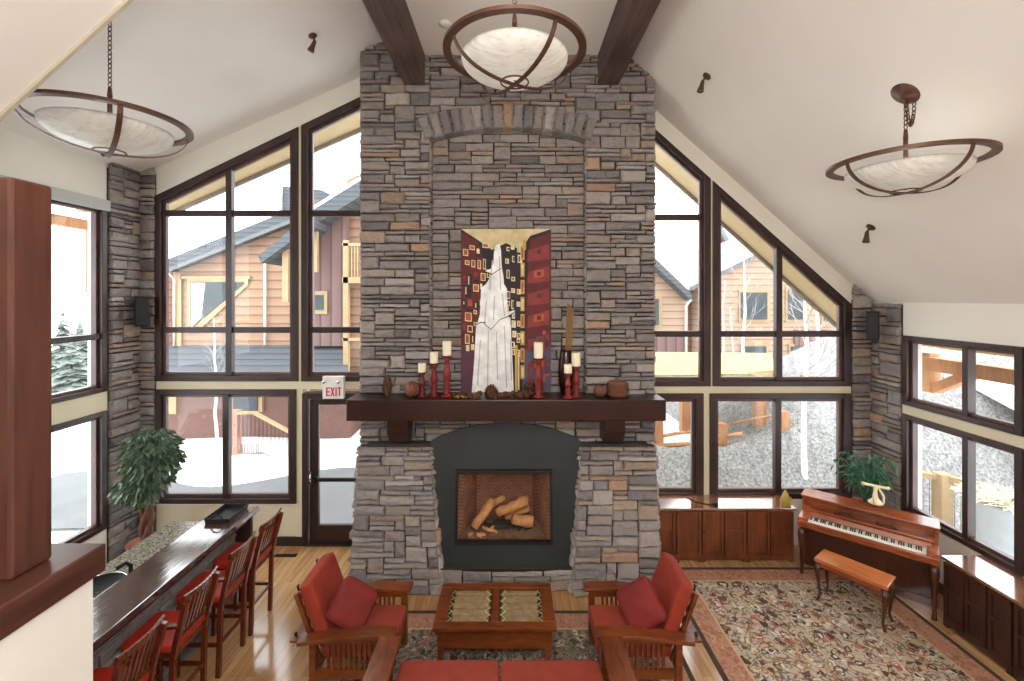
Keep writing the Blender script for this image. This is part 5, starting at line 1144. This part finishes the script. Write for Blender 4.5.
m.tube([P(655, 446, y), P(719, 443, y)], .045, 8); m.tube([P(727, 436, y), P(742, 434, y)], .045, 8); m.tube([P(730, 424, y + .3), P(757, 418, y + .3), P(785, 414, y + .2)], .025, 7); m.build('rail', 'timber', t)
m = MB(); [m.tube([P(u, 447, y + .05), P(u, 470, y + .05)], .008, 4) for u in range(664, 719, 4)]; [m.tube([P(u, 418, y + .05), P(u, 446, y + .05)], .008, 4) for u in range(790, 812, 3)]; m.build('pickets', 'rod', t)
def birch(u, vb, Y, hgt, label, seed, r=.05, lean=0, low=.35):
    b = P(u, vb, Y); t = thing('birch_tree', label, 'tree', b, 0, 'bare birch trees'); rg = random.Random(seed); N = 9
    pts = [Vector((lean * (i / N) ** 1.0 * hgt + rg.uniform(-.03, .03), rg.uniform(-.03, .03), hgt * i / N)) for i in range(N + 1)]
    m = MB(); m.tube(pts, [r * (1 - .8 * i / N) + .004 for i in range(N + 1)], 8); m.build('trunk', 'birch', t)
    m = MB()
    def br(p, d, L, rr, dep):
        q = p + d * L * .5 + Vector((rg.uniform(-.05, .05), rg.uniform(-.05, .05), 0)); e = q + (d + Vector((rg.uniform(-.2, .2), rg.uniform(-.2, .2), .25))).normalized() * L * .5
        m.tube([p, q, e], [rr, rr * .7, rr * .3], 4, False)
        if dep:
            for k in range(3): br(p.lerp(e, rg.uniform(.35, .95)), (d + Vector((rg.uniform(-.8, .8), rg.uniform(-.6, .6), rg.uniform(-.1, .5)))).normalized(), L * .55, rr * .55, dep - 1)
    for k in range(12):
        q = low + (1 - low) * k / 12; i = min(N - 1, int(q * N)); a = rg.uniform(0, 2 * PI); br(pts[i].lerp(pts[i + 1], q * N - i), Vector((math.cos(a), math.sin(a) * .7, .7)).normalized(), hgt * .22 * (1.15 - q * .6), r * .2, 2)
    m.build('branches', 'twig', t)
birch(803, 508, 8.2, 4.6, 'tall birch whose white trunk crosses the rightmost lower window', 1, .055, .012, .45)
birch(816, 440, 9.6, 4.0, 'birch just right of the tall birch in the rightmost windows', 2, .05, .01)
birch(744, 400, 12.0, 4.2, 'birch in front of the pale house window', 3, .05, 0, .25)
birch(722, 395, 12.6, 3.2, 'slender birch nearest the mullion between the right windows', 4, .035, .02, .2)
birch(733, 398, 12.9, 2.6, 'short birch between the two taller ones before the pale house', 5, .03, -.02, .2)
birch(217, 441, 10.6, 2.9, 'bare frosted tree before the tan-sided house at the left', 12, .035, -.02, .45)
# things seen through the right wall windows
t = thing('timber_brace', 'orange timber eave brace outside the right wall window', 'timber brace', (0, 0, 0))
m = MB(); m.box(5.86, 6.02, 6.30, 6.46, 2.2, 2.75); m.build('post', 'timber', t)
m = MB(); m.box(5.80, 5.98, 2.0, 7.6, 2.52, 2.70); m.build('eave_beam', 'timber', t); m = MB(); m.bar((5.94, 6.3, 2.25), (5.92, 5.75, 2.56), .12, .12); m.build('diagonal', 'timber', t)
t = thing('timber_brace', 'brown timber eave brace outside the left wall window', 'timber brace', (0, 0, 0))
m = MB(); m.box(-6.15, -6.03, 6.5, 6.62, 3.6, 4.6); m.build('post', 'timber', t); m = MB(); m.box(-6.15, -6.03, 4.0, 7.6, 4.50, 4.64); m.build('eave_beam', 'timber', t)
t = thing('snowy_shed', 'low shed with a broad white snow-covered roof outside the right wall', 'shed', (0, 0, 0))
m = MB(); m.box(9.3, 14, 7.4, 12, -.4, 1.25); m.build('wall', 'sid_red', t); m = MB(); m.hexa([(8.9, 7.0, 1.2), (14.4, 7.0, 1.2), (14.4, 10, 2.25), (8.9, 10, 2.25)], [(8.9, 7.0, 1.45), (14.4, 7.0, 1.45), (14.4, 10, 2.5), (8.9, 10, 2.5)]); m.build('roof_snow', 'snow', t)
t = thing('planter_tub', 'large grey planter tub with snowy straw-coloured grass at the right picture edge', 'planter', (6.75, 6.15, ground(6.75, 6.15)))
m = MB(); m.lathe([(.27, 0), (.29, .05), (.36, .95), (.38, 1.0), (.37, 1.02), (.34, 1.0), (.33, .9)], n=28); m.build('tub', 'tub', t)
m = MB(); rg = random.Random(6)
for k in range(260): a = rg.uniform(0, 2 * PI); r_ = .3 * math.sqrt(rg.random()); p = Vector((r_ * math.cos(a), r_ * math.sin(a), .96)); d = Vector((math.cos(a) * .5 + rg.uniform(-.4, .4), math.sin(a) * .5 + rg.uniform(-.4, .4), .5)).normalized(); m.tube([p, p + d * .14, p + d * .24 + Vector((d.x * .08, d.y * .08, -.05))], [.012, .009, .004], 4, False)
m.build('grass', 'palegrass', t)
t = thing('deck_railing', 'tan timber posts and metal pickets of a railing outside the right wall window', 'railing', (0, 0, 0))
for x, y, hh in ((6.9, 7.2, .98), (8.3, 5.6, 1.0)): m = MB(); m.box(x - .09, x + .09, y - .09, y + .09, -.4, .72); m.build('post', 'tan_trim', t)
m = MB(); m.bar((6.2, 7.55, .66), (6.9, 7.2, .66), .10, .08); m.bar((6.9, 7.2, .66), (8.3, 5.6, .66), .10, .08); m.build('top_rail', 'tan_trim', t)
m = MB()
for k in range(30): q = k / 30; m.tube([(6.9 + 1.4 * q, 7.2 - 1.6 * q, -.3), (6.9 + 1.4 * q, 7.2 - 1.6 * q, .64)], .008, 4)
for k in range(10): q = k / 10; m.tube([(6.2 + .7 * q, 7.55 - .35 * q, -.3), (6.2 + .7 * q, 7.55 - .35 * q, .64)], .008, 4)
m.build('pickets', 'rod', t)
# conifers beyond the left wall window
def conifer(x, y, zt, w_, label, seed):
    z0 = ground(x, y) - .2; t = thing('conifer_tree', label, 'tree', (x, y, z0), 0, 'snowy conifers'); H_ = zt - z0; rg = random.Random(seed)
    m = MB(); m.tube([(0, 0, 0), (0, 0, H_ * .95)], [.12, .02], 6); m.build('trunk', 'bark', t)
    m = MB()
    for k in range(26):
        q = k / 26; z = H_ * (.08 + .88 * q) + rg.uniform(-.05, .05); R_ = w_ * (1 - q) + .08; n = int(9 + 7 * (1 - q))
        for i in range(n):
            a = 2 * PI * (i + rg.random()) / n; c, s = math.cos(a), math.sin(a); L = R_ * rg.uniform(.7, 1.1); wd = .35 * R_ + .05
            zj = rg.uniform(-.12, .12); z += zj; m.add([(0, 0, z + .1), (c * L * .6 - s * wd, s * L * .6 + c * wd, z - L * .22), (c * L, s * L, z - L * .38), (c * L * .6 + s * wd, s * L * .6 - c * wd, z - L * .22)], [(0, 1, 2), (0, 2, 3)])
    m.build('boughs', 'conifer', t)
for i, (u, v, Y, w_, lab) in enumerate(((63, 312, 22, 1.5, 'snow-dusted conifer nearest the brown post in the left window'), (80, 322, 24, 1.4, 'middle snow-dusted conifer in the left window'), (95, 308, 27, 1.6, 'snow-dusted conifer nearest the stone pier in the left window'), (72, 335, 19, 1.2, 'short conifer low in the middle of the left window'))):
    conifer(PX(u, Y), Y, PZ(v, Y), w_, lab, i)
# ================================================================ light and camera
w = bpy.data.worlds.new('overcast_sky'); bpy.context.scene.world = w; w.use_nodes = True
w.node_tree.nodes['Background'].inputs[0].default_value = (.95, .975, 1, 1); w.node_tree.nodes['Background'].inputs[1].default_value = 4.5
def lamp(name, typ, loc, e, size=.1, col=(1, 1, 1), rot=None):
    l = bpy.data.lights.new(name, typ); l.energy = e; l.color = col
    if typ == 'AREA': l.size = size
    elif typ == 'SUN': l.angle = size
    else: l.shadow_soft_size = size
    o = bpy.data.objects.new(name, l); C.objects.link(o); o.location = loc
    if rot: o.rotation_euler = rot
    return o
for i, (x, y, z) in enumerate(((-3.15, 3.5, 4.92), (.026, 3.26, 5.355), (3.21, 3.66, 4.67))): lamp('pendant_bulb', 'POINT', (x, y, z - .07), 1.5, .05, (1, .93, .82))
lamp('camera_flash', 'POINT', (.06, -.05, 3.86), 165, .16, (1, .985, .97))
b_ = lamp('bounced_flash', 'SPOT', (.1, -.3, 4.0), 1600, .15, (1, .985, .97), (PI + .12, 0, 0)); b_.data.spot_size = math.radians(115); b_.data.spot_blend = .8
cam = bpy.data.cameras.new('camera'); cam.sensor_width = 36; cam.lens = F / 1024 * 36; cam.shift_x = 1 / 1024; cam.shift_y = -(340.5 - CY) / 1024; cam.clip_start = .05; cam.clip_end = 300
co = bpy.data.objects.new('camera', cam); C.objects.link(co); co.location = (0, 0, H); co.rotation_euler = (PI / 2, 0, 0)
S = bpy.context.scene; S.camera = co
S.view_settings.view_transform = 'Standard'; S.view_settings.look = 'None'; S.view_settings.gamma = 1; S.view_settings.use_curve_mapping = False; S.view_settings.exposure = .3
S.cycles.max_bounces = 8; S.cycles.diffuse_bounces = 5; S.cycles.glossy_bounces = 3; S.cycles.transparent_max_bounces = 12; S.cycles.sample_clamp_indirect = 6
